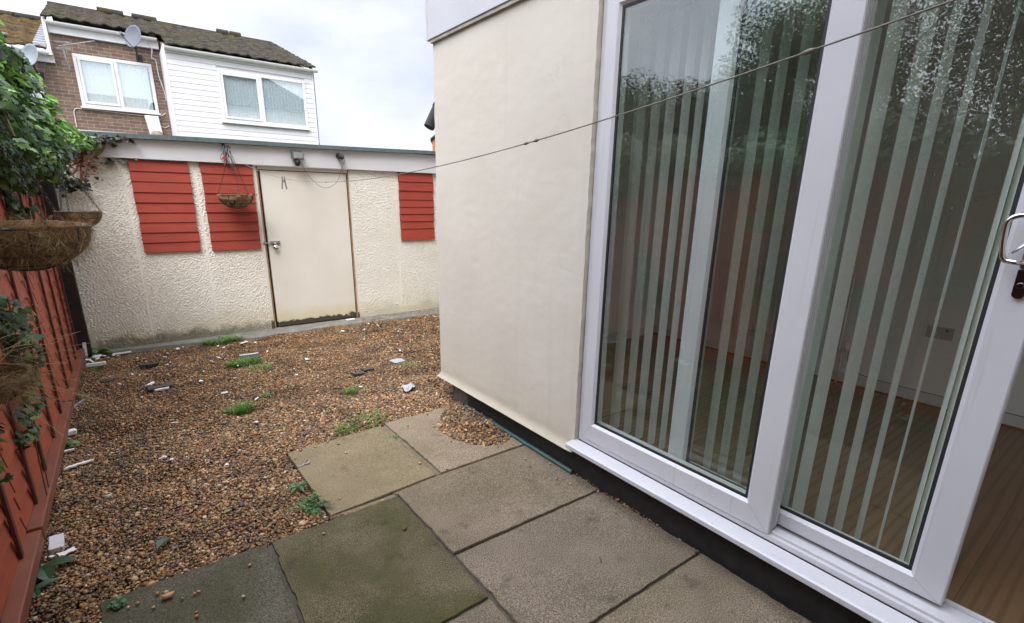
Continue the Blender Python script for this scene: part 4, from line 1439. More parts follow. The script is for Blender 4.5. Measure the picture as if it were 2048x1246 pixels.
# dead creeper at the garage corner
dc = thing("dead_creeper", "dead brown ivy stems and shrivelled leaves on the corner of the garage", "creeper", (-.25, 6.25, 1.8))
mb = MB()
for pts in ([(-.19, 6.24, 2.08), (-.19, 6.24, 1.93), (-.23, 6.25, 1.90), (-.26, 6.30, 1.83), (-.30, 6.32, 1.74), (-.36, 6.32, 1.69)],
            [(-.19, 6.25, 2.06), (-.205, 6.26, 1.95), (-.24, 6.30, 1.84), (-.33, 6.33, 1.78), (-.40, 6.33, 1.72)],
            [(-.17, 6.25, 2.07), (-.18, 6.25, 1.95), (-.25, 6.31, 1.80), (-.27, 6.33, 1.68), (-.29, 6.33, 1.60)],
            [(-.15, 6.25, 2.02), (-.08, 6.26, 2.01), (-.05, 6.25, 1.97), (-.10, 6.25, 1.90), (-.16, 6.26, 1.86)]):
    mb.tube(spline(pts, 5), [.011, .011] + [.009] * (len(spline(pts, 5)) - 4) + [.004, .004], 6)
for j in range(26):
    a = Vector((-.23 + random.uniform(-.06, .06), 6.27, 1.85 + random.uniform(-.12, .2)))
    mb.tube(spline([a, a + Vector((random.uniform(-.07, .09), -.01, random.uniform(-.06, .05))), a + Vector((random.uniform(-.09, .13), -.02, random.uniform(-.13, .04)))], 4), .0025, 4)
mb.build("stems", MT['dead_stem'], dc)
n4 = 90
Pv = np.stack([RNG.normal(-.22, .07, n4), RNG.uniform(6.22, 6.31, n4), RNG.normal(1.85, .10, n4)], 1)
M = hang_mats(n4, RNG.uniform(.02, .045, n4), np.tile(np.array([.1, -.8, .1]), (n4, 1)), spread=1.4)
V, F, T = instances(tv, tf, M, Pv, greens(n4, [(.16, .06, .03), (.10, .04, .025), (.22, .10, .05), (.05, .03, .02)]))
tri_mesh("dead_leaves", V, F, MT['leaf'], dc, tint=T)
n5 = 240
Pv = np.concatenate([np.stack([RNG.normal(-.10, .12, 150), RNG.uniform(6.20, 6.29, 150), RNG.normal(2.035, .022, 150)], 1),
                     np.stack([RNG.normal(-.35, .06, 90), RNG.uniform(6.22, 6.32, 90), RNG.normal(1.62, .03, 90)], 1)])
Pv[:, 2] = np.minimum(Pv[:, 2], 2.065)
M = hang_mats(n5, RNG.uniform(.03, .05, n5), np.tile(np.array([.1, -.8, .1]), (n5, 1)))
V, F, T = instances(tv, tf, M, Pv, greens(n5, [(.018, .03, .012), (.028, .055, .018), (.04, .02, .012)]))
tri_mesh("dark_leaves", V, F, MT['leaf'], dc, tint=T)
# single leaves hanging on the garage wall
def small_leaf_thing(pts, label, cols, size, out=(0, -.9, .1), tpl=None, cat="leaf", name="ivy_leaf", droop=.9):
    Pv = np.array(pts, float)
    n = len(Pv)
    M = hang_mats(n, np.full(n, size) * RNG.uniform(.85, 1.15, n), np.tile(np.array(out), (n, 1)), droop=droop, spread=.35)
    a, b2 = tpl or (tv, tf)
    V, F, T = instances(a, b2, M, Pv, greens(n, cols))
    o = tri_mesh(name, V, F, MT['leaf'], tint=T, loc=tuple(Pv[0]))
    return props(o, label, cat)
small_leaf_thing([(-.055, 6.325, 1.84)], "dark ivy leaf hanging on the cream wall left of the red boards", [(.02, .045, .02), (.015, .03, .015)], .095)
small_leaf_thing([(.055, 6.32, 1.866)], "dark ivy leaf at the top left corner of the first red panel", [(.02, .045, .02)], .080)
small_leaf_thing([(-.09, 6.26, 1.94)], "pale yellow green leaf against the white fascia by the ivy", [(.20, .34, .05)], .06, tpl=(tv2, tf2), name="leaf")
small_leaf_thing([(.16, 6.29, 1.874)], "tiny yellowed leaf above the first red panel", [(.16, .16, .04)], .035, tpl=(tv2, tf2), name="leaf")

# weeds and grass
def blades(n, r, h, lean, rng, cols, c=(0, 0, 0), w=.0028):
    """curved tapering grass blades"""
    V, F, T = [], [], []
    col = greens(n, cols, rng)
    for i in range(n):
        a = rng.uniform(0, 2 * np.pi); q = r * math.sqrt(rng.uniform(0, 1))
        bx, by = c[0] + q * math.cos(a), c[1] + q * math.sin(a)
        d = a + rng.normal(0, .9); hh = h * rng.uniform(.5, 1.15); ln = lean * hh * rng.uniform(.2, 1.5)
        sx, sy = -math.sin(d), math.cos(d)
        o = len(V)
        for t, ww in ((0, 1), (.4, .85), (.75, .55), (1, .06)):
            x, y, z = bx + math.cos(d) * ln * t ** 1.7, by + math.sin(d) * ln * t ** 1.7, c[2] + hh * (t - .25 * t ** 3 * lean)
            V += [(x - sx * w * ww, y - sy * w * ww, z), (x + sx * w * ww, y + sy * w * ww, z)]
            T += [col[i], col[i]]
        for k in range(3):
            F += [(o + 2 * k, o + 2 * k + 1, o + 2 * k + 3), (o + 2 * k, o + 2 * k + 3, o + 2 * k + 2)]
    return np.array(V), np.array(F), np.array(T)
GRASS = [(.085, .20, .03), (.11, .25, .04), (.06, .14, .025), (.15, .24, .06)]
def tuft(x, y, n, r, h, label, sx=1.0, rot=0.0, cols=GRASS):
    V, F, T = blades(n, r, h, .9, np.random.default_rng(int(abs(x * 1000 + y * 77))), cols, (0, 0, -.015))
    V[:, 0] *= sx
    if rot:
        c, s = math.cos(rot), math.sin(rot)
        V[:, :2] = np.stack([V[:, 0] * c - V[:, 1] * s, V[:, 0] * s + V[:, 1] * c], 1)
    V = V + np.array([x, y, 0])
    o = tri_mesh("grass_tuft", V, F, MT['grass'], tint=T, loc=(x, y, -.015))
    return props(o, label, "grass", "grass tufts in the gravel")
tuft(1.15, 3.23, 220, .115, .045, "wide grass tuft growing along the edge of the tan slab", 1.7, .35)
tuft(.476, 3.947, 220, .07, .075, "bright upright grass tuft alone in the middle of the gravel")
tuft(.42, 3.96, 80, .05, .05, "thin grass sprigs just left of the bright upright tuft")
tuft(.639, 6.06, 330, .11, .08, "dark green grass clump against the foot of the garage wall", 1.6)
tuft(.700, 5.127, 260, .09, .07, "grass tuft beside the flat dark tile in the gravel", 1.5)
tuft(.79, 4.90, 110, .07, .05, "pale sparse grass just below the flat dark tile", 1.4)
tuft(1.268, 3.853, 120, .06, .05, "short grass tuft between the middle of the gravel and the tan slab")
tuft(1.96, 4.20, 90, .07, .05, "sparse grass behind the crumpled clear wrapper near the house corner")
tuft(1.203, 2.886, 70, .022, .028, "tiny grass sprig in the joint between the tan and pinkish slabs")
tuft(.045, 5.553, 60, .035, .03, "small green sprig among white chips near the garage")
tuft(.693, 4.159, 60, .05, .035, "faint grass sprig right of the centre of the gravel")
tuft(-.42, 5.72, 70, .06, .03, "low green growth below the short white bar near the fence")
tuft(.97, 3.16, 90, .05, .05, "thin grass sprigs at the left of the wide tuft by the tan slab")

def rosette(x, y, n, ln, label, name="weed", cols=((.045, .12, .03), (.06, .15, .035), (.035, .09, .03)), toothed=True, z=0, lift=.35, seed=1, w=.16):
    r = np.random.default_rng(seed)
    V, F, T = [], [], []
    for i in range(n):
        a = i * 2.4 + r.normal(0, .25); L_ = ln * r.uniform(.55, 1.1); up = lift * r.uniform(.4, 1.6)
        col = np.array(cols[r.integers(len(cols))]) * r.uniform(.75, 1.25)
        o = len(V); k = 11
        dx, dy = math.cos(a), math.sin(a)
        for q in range(k):
            t = q / (k - 1)
            half = L_ * w * (math.sin(math.pi * min(1, t * .92 + .06)) ** .8) * ((1.25 if q % 2 else .55) if toothed else 1)
            zz = L_ * (up * t - up * .95 * t * t) + .006
            cx_, cy_ = x + dx * L_ * t, y + dy * L_ * t
            V += [(cx_ - dy * half, cy_ + dx * half, z + zz + half * .3), (cx_, cy_, z + zz), (cx_ + dy * half, cy_ - dx * half, z + zz + half * .3)]
            T += [col] * 3
        for q in range(k - 1):
            b0 = o + 3 * q
            F += [(b0, b0 + 1, b0 + 4), (b0, b0 + 4, b0 + 3), (b0 + 1, b0 + 2, b0 + 5), (b0 + 1, b0 + 5, b0 + 4)]
    o = tri_mesh(name, np.array(V), np.array(F), MT['leaf'], tint=np.array(T), loc=(x, y, z))
    return props(o, label, "weed", "weeds growing in the yard")
def feathery(x, y, n, ln, label, seed=1):
    """low weed of many thin stems with small paired leaflets"""
    q = np.random.default_rng(seed)
    P, D2, S, C = [], [], [], []
    for i in range(n):
        a = q.uniform(0, 2 * np.pi); L_ = ln * q.uniform(.35, 1.1); up = q.uniform(.35, 1.2)
        col = np.array([(.050, .125, .032), (.065, .16, .035), (.035, .085, .028)][q.integers(3)])
        for k in range(9):
            t = (k + 1) / 9
            px_, py_ = x + math.cos(a) * L_ * t, y + math.sin(a) * L_ * t
            pz = .008 + L_ * (up * t - .75 * up * t * t)
            for sg in (-1, 1):
                b = a + sg * (1.1 - .5 * t)
                P.append((px_, py_, pz)); D2.append((math.cos(b), math.sin(b), q.uniform(-.2, .3))); S.append(L_ * .26 * (1.05 - .6 * t) * q.uniform(.7, 1.3)); C.append(col * q.uniform(.7, 1.3))
    D2 = np.array(D2); D2 /= np.linalg.norm(D2, axis=1, keepdims=True)
    up_ = np.array([0, 0, 1.0]) + q.normal(0, .3, D2.shape)
    z = up_ - D2 * (up_ * D2).sum(1, keepdims=True); z /= np.linalg.norm(z, axis=1, keepdims=True)
    M = np.stack([np.cross(D2, z), D2, z], 2) * np.array(S)[:, None, None]
    a_, b_ = simple_leaf(.26, .08)
    V, F, T = instances(a_, b_, M, np.array(P), np.array(C))
    o = tri_mesh("weed", V, F, MT['leaf'], tint=T, loc=(x, y, 0))
    return props(o, label, "weed", "weeds growing in the yard")
feathery(.53, 2.375, 30, .10, "large leafy weed at the corner where tan and green slabs meet", 3)
rosette(.53, 2.62, 12, .07, "small leafy weed against the left edge of the tan slab", seed=4, lift=.6)
rosette(-.519, 2.610, 3, .12, "broad oval green leaf by the fence under the white block", toothed=False, seed=5, w=.24, lift=.2, cols=((.05, .11, .05),))
rosette(-.53, 2.46, 3, .11, "lowest broad green leaves at the foot of the fence, bottom left", toothed=False, seed=6, w=.24, lift=.2, cols=((.045, .10, .04),))
rosette(-.545, 3.90, 9, .10, "light green ivy seedling at the foot of the fence by a thin white bar", toothed=False, seed=7, w=.3, lift=.8, cols=((.07, .18, .03), (.09, .22, .04)))
rosette(-.545, 4.94, 6, .06, "small green seedling at the foot of the fence half way along", toothed=False, seed=8, w=.3, lift=.8)
rosette(-.44, 6.22, 16, .12, "green weed in the corner between fence and garage", toothed=False, seed=9, w=.3, lift=1.0, cols=((.06, .15, .03), (.09, .20, .05)))
rosette(-.262, 2.178, 16, .036, "tiny round green weed on the corner of the dark mossy slab", toothed=False, seed=10, w=.35, lift=.9, z=.0, cols=((.05, .13, .04),))
def flat_leaf(x, y, s, a, col, label):
    ta, tb = simple_leaf(.3, .1)
    c, q = math.cos(a), math.sin(a)
    M = np.array([[[c, -q, 0], [q, c, 0], [0, 0, 1]]]) * s
    V, F, T = instances(ta, tb, M, np.array([[x, y, .012]]), np.array([col]))
    o = tri_mesh("fallen_leaf", V, F, MT['leaf'], tint=T, loc=(x, y, .012))
    return props(o, label, "leaf")
flat_leaf(-.12, 2.46, .085, .9 - math.pi / 2, (.04, .085, .035), "dark green fallen leaf on the gravel near the dark slab")
flat_leaf(.16, 2.58, .045, -1.2, (.17, .23, .04), "yellow green fallen leaf on the gravel left of the large weed")

# ------------------------------------------------------------------ hanging baskets
def basket(R, c, apex, label, fuzz, seed, hole=None, depth=.52, bent=None, wire=.0022, flen=1.0):
    r = np.random.default_rng(seed)
    cx_, cy_, cz = c
    t = thing("hanging_basket", label, "hanging basket", (cx_, cy_, cz - R * depth), "coir lined hanging baskets")
    # liner: lumpy bowl with thickness
    nu, nv = 64, 16
    V, F = [], []
    nz = fft_noise(nu, nv * 2, 1, 12, 10, .6, seed)
    lipn = np.cumsum(r.normal(0, 1, nu)); lipn -= np.linspace(lipn[0], lipn[-1], nu); lipn = (lipn - lipn.mean()) / (np.abs(lipn).max() + 1e-6)
    for j in range(nv):
        ph = (j / (nv - 1)) * math.pi / 2
        for i in range(nu):
            a = 2 * math.pi * i / nu
            rr = R * (math.cos(ph)) * (1 + .025 * nz[i, j]) * (1.0 if j else 1.03)
            z = cz - R * depth * math.sin(ph) * 2 * .5 * 1.0 - 0
            z = cz - R * depth * math.sin(ph) + (1 - j / (nv - 1)) * R * .06 * lipn[i] + (R * .05 if j == 0 else 0)
            V.append((cx_ + rr * math.cos(a), cy_ + rr * math.sin(a), z))
    for j in range(nv):
        ph = (j / (nv - 1)) * math.pi / 2
        for i in range(nu):
            a = 2 * math.pi * i / nu
            rr = R * .90 * (math.cos(ph))
            z = cz - R * depth * .90 * math.sin(ph) + (1 - j / (nv - 1)) * R * .06 * lipn[i] + (R * .05 if j == 0 else 0)
            V.append((cx_ + rr * math.cos(a), cy_ + rr * math.sin(a), z))
    g = lambda s, j, i: s * nu * nv + j * nu + i % nu
    for j in range(nv - 1):
        for i in range(nu):
            F.append((g(0, j, i), g(0, j, i + 1), g(0, j + 1, i + 1), g(0, j + 1, i)))
            F.append((g(1, j, i), g(1, j + 1, i), g(1, j + 1, i + 1), g(1, j, i + 1)))
    for i in range(nu): F.append((g(0, 0, i), g(1, 0, i), g(1, 0, i + 1), g(0, 0, i + 1)))
    li = MB().add(V, F).build("liner", MT['coir'], t, smooth=True)
    # wire frame
    mb = MB()
    ring = lambda rad_, z: [(cx_ + rad_ * math.cos(a), cy_ + rad_ * math.sin(a), z) for a in np.linspace(0, 2 * np.pi, 41)[:-1]]
    mb.tube(ring(R * 1.02, cz), wire * 1.3, 6, closed=True)
    for q in (.35, .62, .85):
        ph = math.asin(q)
        mb.tube(ring(R * 1.035 * math.cos(ph), cz - R * depth * q * 1.02), wire, 6, closed=True)
    for i in range(8):
        a = 2 * math.pi * i / 8 + .2
        mb.tube([(cx_ + R * 1.03 * math.cos(p) * math.cos(a), cy_ + R * 1.03 * math.cos(p) * math.sin(a), cz - R * depth * 1.03 * math.sin(p)) for p in np.linspace(0, math.pi / 2 - .02, 12)], wire, 6)
    mb.build("wire_frame", MT['black_steel'], t)
    if hole:
        hm = MB()
        a, q, hr = hole
        ph = math.asin(q)
        p = Vector((cx_ + R * 1.02 * math.cos(ph) * math.cos(a), cy_ + R * 1.02 * math.cos(ph) * math.sin(a), cz - R * depth * q))
        nrm = Vector((math.cos(a), math.sin(a), -.35)).normalized()
        prof = [(hr * 1.0, -.004), (hr * .9, .001), (hr * .45, -.004), (0, -.010)]
        hm.lathe(p, prof, 14, nrm)
        hm.build("plant_hole", MT['rubber'], t, smooth=True)
    # loose fibres
    nf = fuzz
    Vf, Ff, Tf = [], [], []
    cols = np.array([(.34, .22, .11), (.24, .14, .065), (.46, .33, .18), (.15, .085, .04)])
    for i in range(nf):
        a = r.uniform(0, 2 * np.pi); q = r.uniform(0, 1) ** 1.7 * .8 - .06
        rim = q < 0; q = abs(q)
        ph = math.asin(min(.97, q))
        rr = R * 1.0 * math.cos(ph)
        p = np.array([cx_ + rr * math.cos(a), cy_ + rr * math.sin(a), cz - R * depth * q + R * .02])
        nrm = np.array([math.cos(a), math.sin(a), -.2])
        tang = np.array([-math.sin(a), math.cos(a), 0])
        d = tang * r.normal(0, 1) + np.array([0, 0, 1]) * r.normal(-.2, .7) + nrm * r.uniform(-.05, .16)
        d /= np.linalg.norm(d)
        ln = R * r.uniform(.06, .24) * flen; wv = r.uniform(.00025, .0006)
        side = np.cross(d, nrm); side /= np.linalg.norm(side) + 1e-9
        col = cols[r.integers(4)] * r.uniform(.7, 1.2)
        o = len(Vf)
        bend = side * r.normal(0, .9) + nrm * r.uniform(-.30, .16) + np.array([0, 0, -1]) * r.uniform(0, .5)
        for tt_ in (0, .33, .66, 1):
            c0 = p + nrm * .003 + d * ln * tt_ + bend * ln * tt_ * tt_
            Vf += [c0 - side * wv, c0 + side * wv]; Tf += [col, col]
        for k in range(3):
            Ff += [(o + 2 * k, o + 2 * k + 1, o + 2 * k + 3), (o + 2 * k, o + 2 * k + 3, o + 2 * k + 2)]
    fb = tri_mesh("loose_fibres", np.array(Vf), np.array(Ff), MT['straw'], t, tint=np.array(Tf))
    fb["kind"] = 'stuff'
    # chains of oval links up to the hook
    if apex:
        for i in range(3):
            a = 2 * math.pi * i / 3 + (bent or .4)
            p0 = Vector((cx_ + R * 1.02 * math.cos(a), cy_ + R * 1.02 * math.sin(a), cz)); p1 = Vector(apex)
            ch = MB()
            L_ = (p1 - p0).length; n_ = int(L_ / .017); d = (p1 - p0).normalized()
            s_ = d.orthogonal().normalized(); u_ = d.cross(s_)
            for k in range(n_):
                m0 = p0 + d * (k + .5) * L_ / n_
                ax = s_ if k % 2 else u_
                ch.tube([m0 + d * .0105 * math.cos(b) + ax * .0045 * math.sin(b) for b in np.linspace(0, 2 * np.pi, 9)[:-1]], .0013, 4, closed=True)
            ch.build("chain", MT['black_steel'], t)
    return t
basket(.152, (-.245, 2.02, 1.452), (-.315, 2.02, 1.98), "large frayed coir basket hanging in the left foreground", 4200, 31, None, .80, 1.0, .0022, 1.35)
basket(.095, (-.192, 3.45, 1.452), (-.22, 3.45, 1.72), "smaller coir basket hanging just behind the frayed front one", 420, 32, (-1.25, .32, .016), .85, .25, .0018)
basket(.166, (.962, 6.10, 1.545), (.955, 6.05, 1.985), "coir basket hanging in front of the middle red boards on the garage", 500, 33, (-2.0, .50, .032), .78, .6, .0022)
bk4 = basket(.13, (-.43, 2.02, 1.02), (-.45, 2.02, 1.40), "low straw filled basket at the left edge with dry stems sticking out", 3200, 34, None, .62, .9, .0022, 1.8)
# dry stems
Vf, Ff, Tf = [], [], []
r = np.random.default_rng(77)
for i in range(60):
    p = np.array([-.40 + r.normal(0, .03), 2.02 + r.normal(0, .07), 1.02 + r.uniform(-.05, .06)])
    d = np.array([r.uniform(.2, 1), r.uniform(-.3, 1), r.uniform(-.7, .45)]); d /= np.linalg.norm(d)
    ln = r.uniform(.10, .34); sg = r.uniform(.05, .35)
    side = np.cross(d, [0, 0, 1]); side /= np.linalg.norm(side)
    o = len(Vf); col = np.array((.36, .27, .15)) * r.uniform(.5, 1.2)
    for tt_ in np.linspace(0, 1, 6):
        c0 = p + d * ln * tt_ - np.array([0, 0, 1]) * sg * ln * tt_ ** 2
        Vf += [c0 - side * .0006, c0 + side * .0006, c0 + np.array([0, 0, .0012])]; Tf += [col] * 3
    for k in range(5):
        for q in range(3):
            a, b2 = o + 3 * k + q, o + 3 * k + (q + 1) % 3
            Ff += [(a, b2, b2 + 3), (a, b2 + 3, a + 3)]
tri_mesh("dry_stems", np.array(Vf), np.array(Ff), MT['straw'], bk4, tint=np.array(Tf))
def hook_bracket(y, x1, z, label):
    mb = MB()
    mb.box(FX + .0125, FX + .022, y - .012, y + .012, z - .14, z + .02)
    mb.tube([(FX + .02, y, z + .01), (x1 + .03, y, z + .012), (x1, y, z + .006), (x1 - .004, y, z - .012)], .0032, 6)
    mb.tube([(FX + .02, y, z - .12), ((FX + x1) / 2, y, z + .01)], .003, 6)
    return props(mb.build("basket_bracket", MT['black_steel'], loc=(FX + .02, y, z)), label, "bracket")
hook_bracket(2.02, -.315, 1.99, "black bracket on the fence above the frayed front basket")
hook_bracket(3.45, -.22, 1.725, "black bracket under the ivy above the smaller basket")
hook_bracket(2.02, -.45, 1.41, "black bracket on the fence above the low straw basket")

# ------------------------------------------------------------------ litter on the gravel
GRP_C = "white plaster chips scattered on the gravel"
def chip_mesh(seed, s, thin=.35):
    r = np.random.default_rng(seed)
    n = r.integers(5, 8)
    a = np.sort(r.uniform(0, 2 * np.pi, n)); q = r.uniform(.6, 1.1, n)
    pts = np.stack([np.cos(a) * q * s, np.sin(a) * q * s * r.uniform(.45, .9)], 1)
    h = s * thin * r.uniform(.6, 1.2)
    me = bpy.data.meshes.new("plaster_chip")
    v = [(x, y, 0) for x, y in pts] + [(x * .85 + r.normal(0, .05) * s, y * .85 + r.normal(0, .05) * s, h * r.uniform(.7, 1.3)) for x, y in pts]
    f = [tuple(range(n))[::-1], tuple(range(n, 2 * n))] + [(i, (i + 1) % n, n + (i + 1) % n, n + i) for i in range(n)]
    me.from_pydata(v, [], f); me.update()
    me.materials.append(MT['chip'])
    return me
protos = [chip_mesh(100 + i, s) for i, s in enumerate((.017, .022, .014, .019, .012, .025))]
CH = [(-.49, 2.663), (-.54, 4.073), (-.543, 3.474), (-.523, 3.422), (-.406, 3.713), (-.05, 3.401), (-.003, 3.36), (-.168, 5.312), (-.116, 5.26), (-.076, 5.249), (.099, 5.463), (.133, 5.511),
      (.267, 6.03), (.216, 5.986), (.123, 5.862), (.095, 5.742), (-.121, 5.851), (.449, 5.351), (.515, 5.438), (.611, 5.784), (.57, 5.88), (.908, 5.788), (.966, 5.657), (.422, 4.386), (-.115, 4.631),
      (.297, 4.779), (.555, 5.509), (.94, 5.391), (2.246, 5.95), (2.31, 5.817), (1.984, 5.795), (1.853, 5.769), (2.089, 5.697), (2.753, 5.844), (2.079, 4.663), (1.368, 3.894), (3.135, 5.87),
      (.603, 4.094), (.508, 3.629), (.794, 3.459), (.344, 5.497), (-.055, 4.949), (-.256, 5.088), (1.2, 4.9), (.35, 5.05), (.62, 5.05), (1.6, 5.3), (.05, 3.95), (-.30, 3.1), (.25, 3.1), (-.15, 2.85), (1.0, 4.5), (2.4, 5.4)]
r = np.random.default_rng(5)
for i, (x, y) in enumerate(CH):
    o = bpy.data.objects.new("plaster_chip", protos[i % 6])
    COL.objects.link(o)
    o.location = (x, y, .010)
    o.rotation_euler = (r.normal(0, .25), r.normal(0, .25), r.uniform(0, 6.28))
    s = r.uniform(.6, 1.45)
    o.scale = (s * r.uniform(.9, 1.5), s, s)
    props(o, "small white plaster chip lying loose on the brown gravel", "plaster chip", GRP_C)
def lump(name, pts2d, c, h, m, label, cat, rz=0.0, tilt=(0, 0), bevel=.003, z=.002, group=None):
    mb = MB()
    mb.prism([(p[0], p[1]) for p in pts2d], 2, 0, h)
    o = mb.build(name, m, bevel=bevel)
    o.location = (c[0], c[1], z)
    o.rotation_euler = (tilt[0], tilt[1], rz)
    return props(o, label, cat, group)
def rough(w, d, k=5, j=.12, seed=1):
    q = random.Random(seed)
    pts = []
    for (x0, y0), (x1, y1) in (((-w, -d), (w, -d)), ((w, -d), (w, d)), ((w, d), (-w, d)), ((-w, d), (-w, -d))):
        for i in range(k):
            t = i / k
            pts.append((x0 + (x1 - x0) * t + q.uniform(-j, j) * d, y0 + (y1 - y0) * t + q.uniform(-j, j) * d))
    return pts
lump("white_block", rough(.025, .052, 4, .05, 1), (-.482, 2.765), .030, MT['brick_block'], "white rectangular block lying by the fence", "block", .04, (.10, .05), .004, -.004)
lump("plaster_flake", rough(.030, .014, 4, .4, 2), (-.44, 2.665), .005, MT['chip'], "pale flat flake just below the white block", "plaster flake", .5, (.1, .1), .001, .01)
lump("plaster_flake", rough(.066, .008, 6, .8, 3), (-.447, 3.605), .009, MT['chip'], "longest white jagged flake on the gravel by the fence", "plaster flake", .28, (.05, 0), .002, .006)
lump("white_bar", rough(.048, .009, 4, .1, 4), (-.527, 3.849), .012, MT['chip'], "thin white bar at the foot of the fence", "bar", .15, (0, .05), .002, .006)
lump("white_lump", rough(.028, .020, 3, .2, 5), (-.515, 4.146), .03, MT['chip'], "small white lump against the fence rail", "plaster lump", .4, (.1, .1), .004, .004)
lump("white_bar", rough(.072, .014, 4, .1, 6), (-.430, 5.796), .030, MT['chip'], "thick short white bar on the gravel near the garage corner", "bar", -.05, (0, 0), .003, .004)
lump("white_bar", rough(.075, .010, 4, .2, 7), (-.237, 6.13), .012, MT['chip'], "thin white bar at the foot of the garage wall by the fence", "bar", .25, (0, .05), .002, .004)
lump("white_bar", rough(.060, .010, 4, .1, 8), (.815, 5.86), .012, MT['chip'], "white bar lying near the garage door's left corner", "bar", .85, (0, .1), .002, .008)
lump("white_bar", rough(.055, .016, 4, .2, 9), (2.129, 6.27), .014, MT['chip'], "white fragment on the concrete step of the garage door", "bar", .1, (0, 0), .002, .010)
mb = MB().obox((-.515, 6.17, .075), (.028, .012, .15), (0, .08, 0))
props(mb.build("white_strip", MT['chip'], loc=(-.515, 6.17, 0), bevel=.002), "upright white strip leaning in the corner by the fence post", "strip")
GRP_H = "broken white plaster heaped in the fence corner"
for i, (x, y, s) in enumerate([(-.50, 6.05, 1.5), (-.44, 6.10, 1.9), (-.39, 6.12, 1.6), (-.42, 6.02, 1.7), (-.35, 6.04, 1.4), (-.48, 5.98, 1.2), (-.31, 6.08, 1.3), (-.45, 6.16, 1.4), (-.53, 6.00, 1.1), (-.27, 6.05, 1.0)]):
    o = bpy.data.objects.new("plaster_chip", protos[i % 6]); COL.objects.link(o)
    o.location = (x, y, .006); o.rotation_euler = (r.normal(0, .2), r.normal(0, .2), r.uniform(0, 6)); o.scale = (s * 1.2, s, s)
    props(o, "white plaster fragment in the heap at the fence corner by the garage", "plaster chip", GRP_H)
ti = lump("broken_tile", rough(.085, .040, 4, .12, 11), (.765, 5.25), .014, MT['dark_lump'], "flat dark tile fragment with a white edge beside the grass", "tile", -.1, (.25, 0), .002, .015)
lump("white_bar", rough(.085, .006, 4, .15, 12), (.765, 5.295), .010, MT['chip'], "slim white strip on the upper edge of the dark tile", "bar", -.1, (0, 0), .001, .032)
lump("dark_block", rough(.068, .026, 4, .5, 13), (-.04, 5.528), .028, MT['dark_lump'], "black charred block lying near the red boards' foot", "block", .1, (.05, 0), .005, .002)
lump("dark_block", [(-.085, -.06), (.085, -.06), (.085, .06), (.045, .06), (.04, .0), (-.035, .0), (-.045, .06), (-.085, .06)], (.005, 4.83), .026, MT['dark_lump'], "black U shaped bracket lying in the gravel", "bracket", .1, (0, 0), .006, .0)
lump("white_bar", rough(.05, .008, 4, .2, 14), (.02, 4.745), .014, MT['chip'], "white sliver in front of the black U shaped bracket", "bar", .12, (0, 0), .002, .006)
lump("dark_block", rough(.060, .024, 4, .6, 15), (-.33, 5.26), .012, MT['dark_lump'], "low black lump close to the fence", "block", .3, (0, 0), .005, .0)
lump("black_scrap", rough(.055, .026, 5, .6, 16), (1.575, 4.285), .016, MT['dark_lump'], "upper of two black scraps in the middle of the gravel", "scrap", .4, (.1, .1), .005, .004)
lump("black_scrap", rough(.050, .022, 5, .6, 17), (1.462, 4.215), .016, MT['dark_lump'], "lower left of two black scraps in the middle of the gravel", "scrap", .15, (.1, .1), .005, .004)
lump("plastic_scrap", rough(.062, .042, 4, .25, 18), (1.91, 4.355), .003, MT['wrapper'], "oval pale plastic scrap lying on the gravel by the house corner", "plastic", .2, (.12, .05), .001, .014)
# crumpled wrapper
v, f = [], []
q = random.Random(4)
for i in range(6):
    for j in range(4):
        v.append((1.62 + i * .024 + q.uniform(-.008, .008), 3.55 + j * .035 + q.uniform(-.012, .012) + i * .012, .010 + q.uniform(0, .030)))
f = [(i * 4 + j, i * 4 + 4 + j, i * 4 + 5 + j, i * 4 + 1 + j) for i in range(5) for j in range(3)]
o = MB().add(v, f).build("plastic_wrapper", MT['wrapper'], loc=(1.68, 3.6, .01))
md = o.modifiers.new("thick", 'SOLIDIFY'); md.thickness = .0015
props(o, "crumpled clear plastic wrapper on the gravel near the house plinth", "wrapper")
mb = MB().tube(spline([(.585, 2.845, .010), (.605, 2.838, .008), (.625, 2.850, .010), (.645, 2.842, .013), (.655, 2.862, .012)], 4), [.004] * 17, 6)
props(mb.build("plastic_curl", MT['wrapper'], loc=(.62, 2.845, .008)), "curled white plastic scrap on the corner of the tan slab", "plastic")
mb = MB().tube([(.838, 1.935, .008), (.858, 1.952, .009)], .0055, 6)
props(mb.build("twig", MT['twig'], loc=(.847, 1.943, .003)), "short brown twig on the olive green slab", "twig")
mb = MB().tube([(1.45, 1.22, .006), (1.47, 1.25, .006)], .003, 5)
props(mb.build("twig", MT['twig'], loc=(1.46, 1.235, .003)), "tiny dark twig on the speckled brown slab", "twig")
mb = MB().tube([(-.535, 4.66, .012), (-.48, 4.79, .016)], .010, 6)
props(mb.build("stick", plain("grey_stick", (.20, .19, .19), .8, .2, 30), loc=(-.51, 4.72, 0)), "short grey stick on the gravel beside the fence rail", "stick")
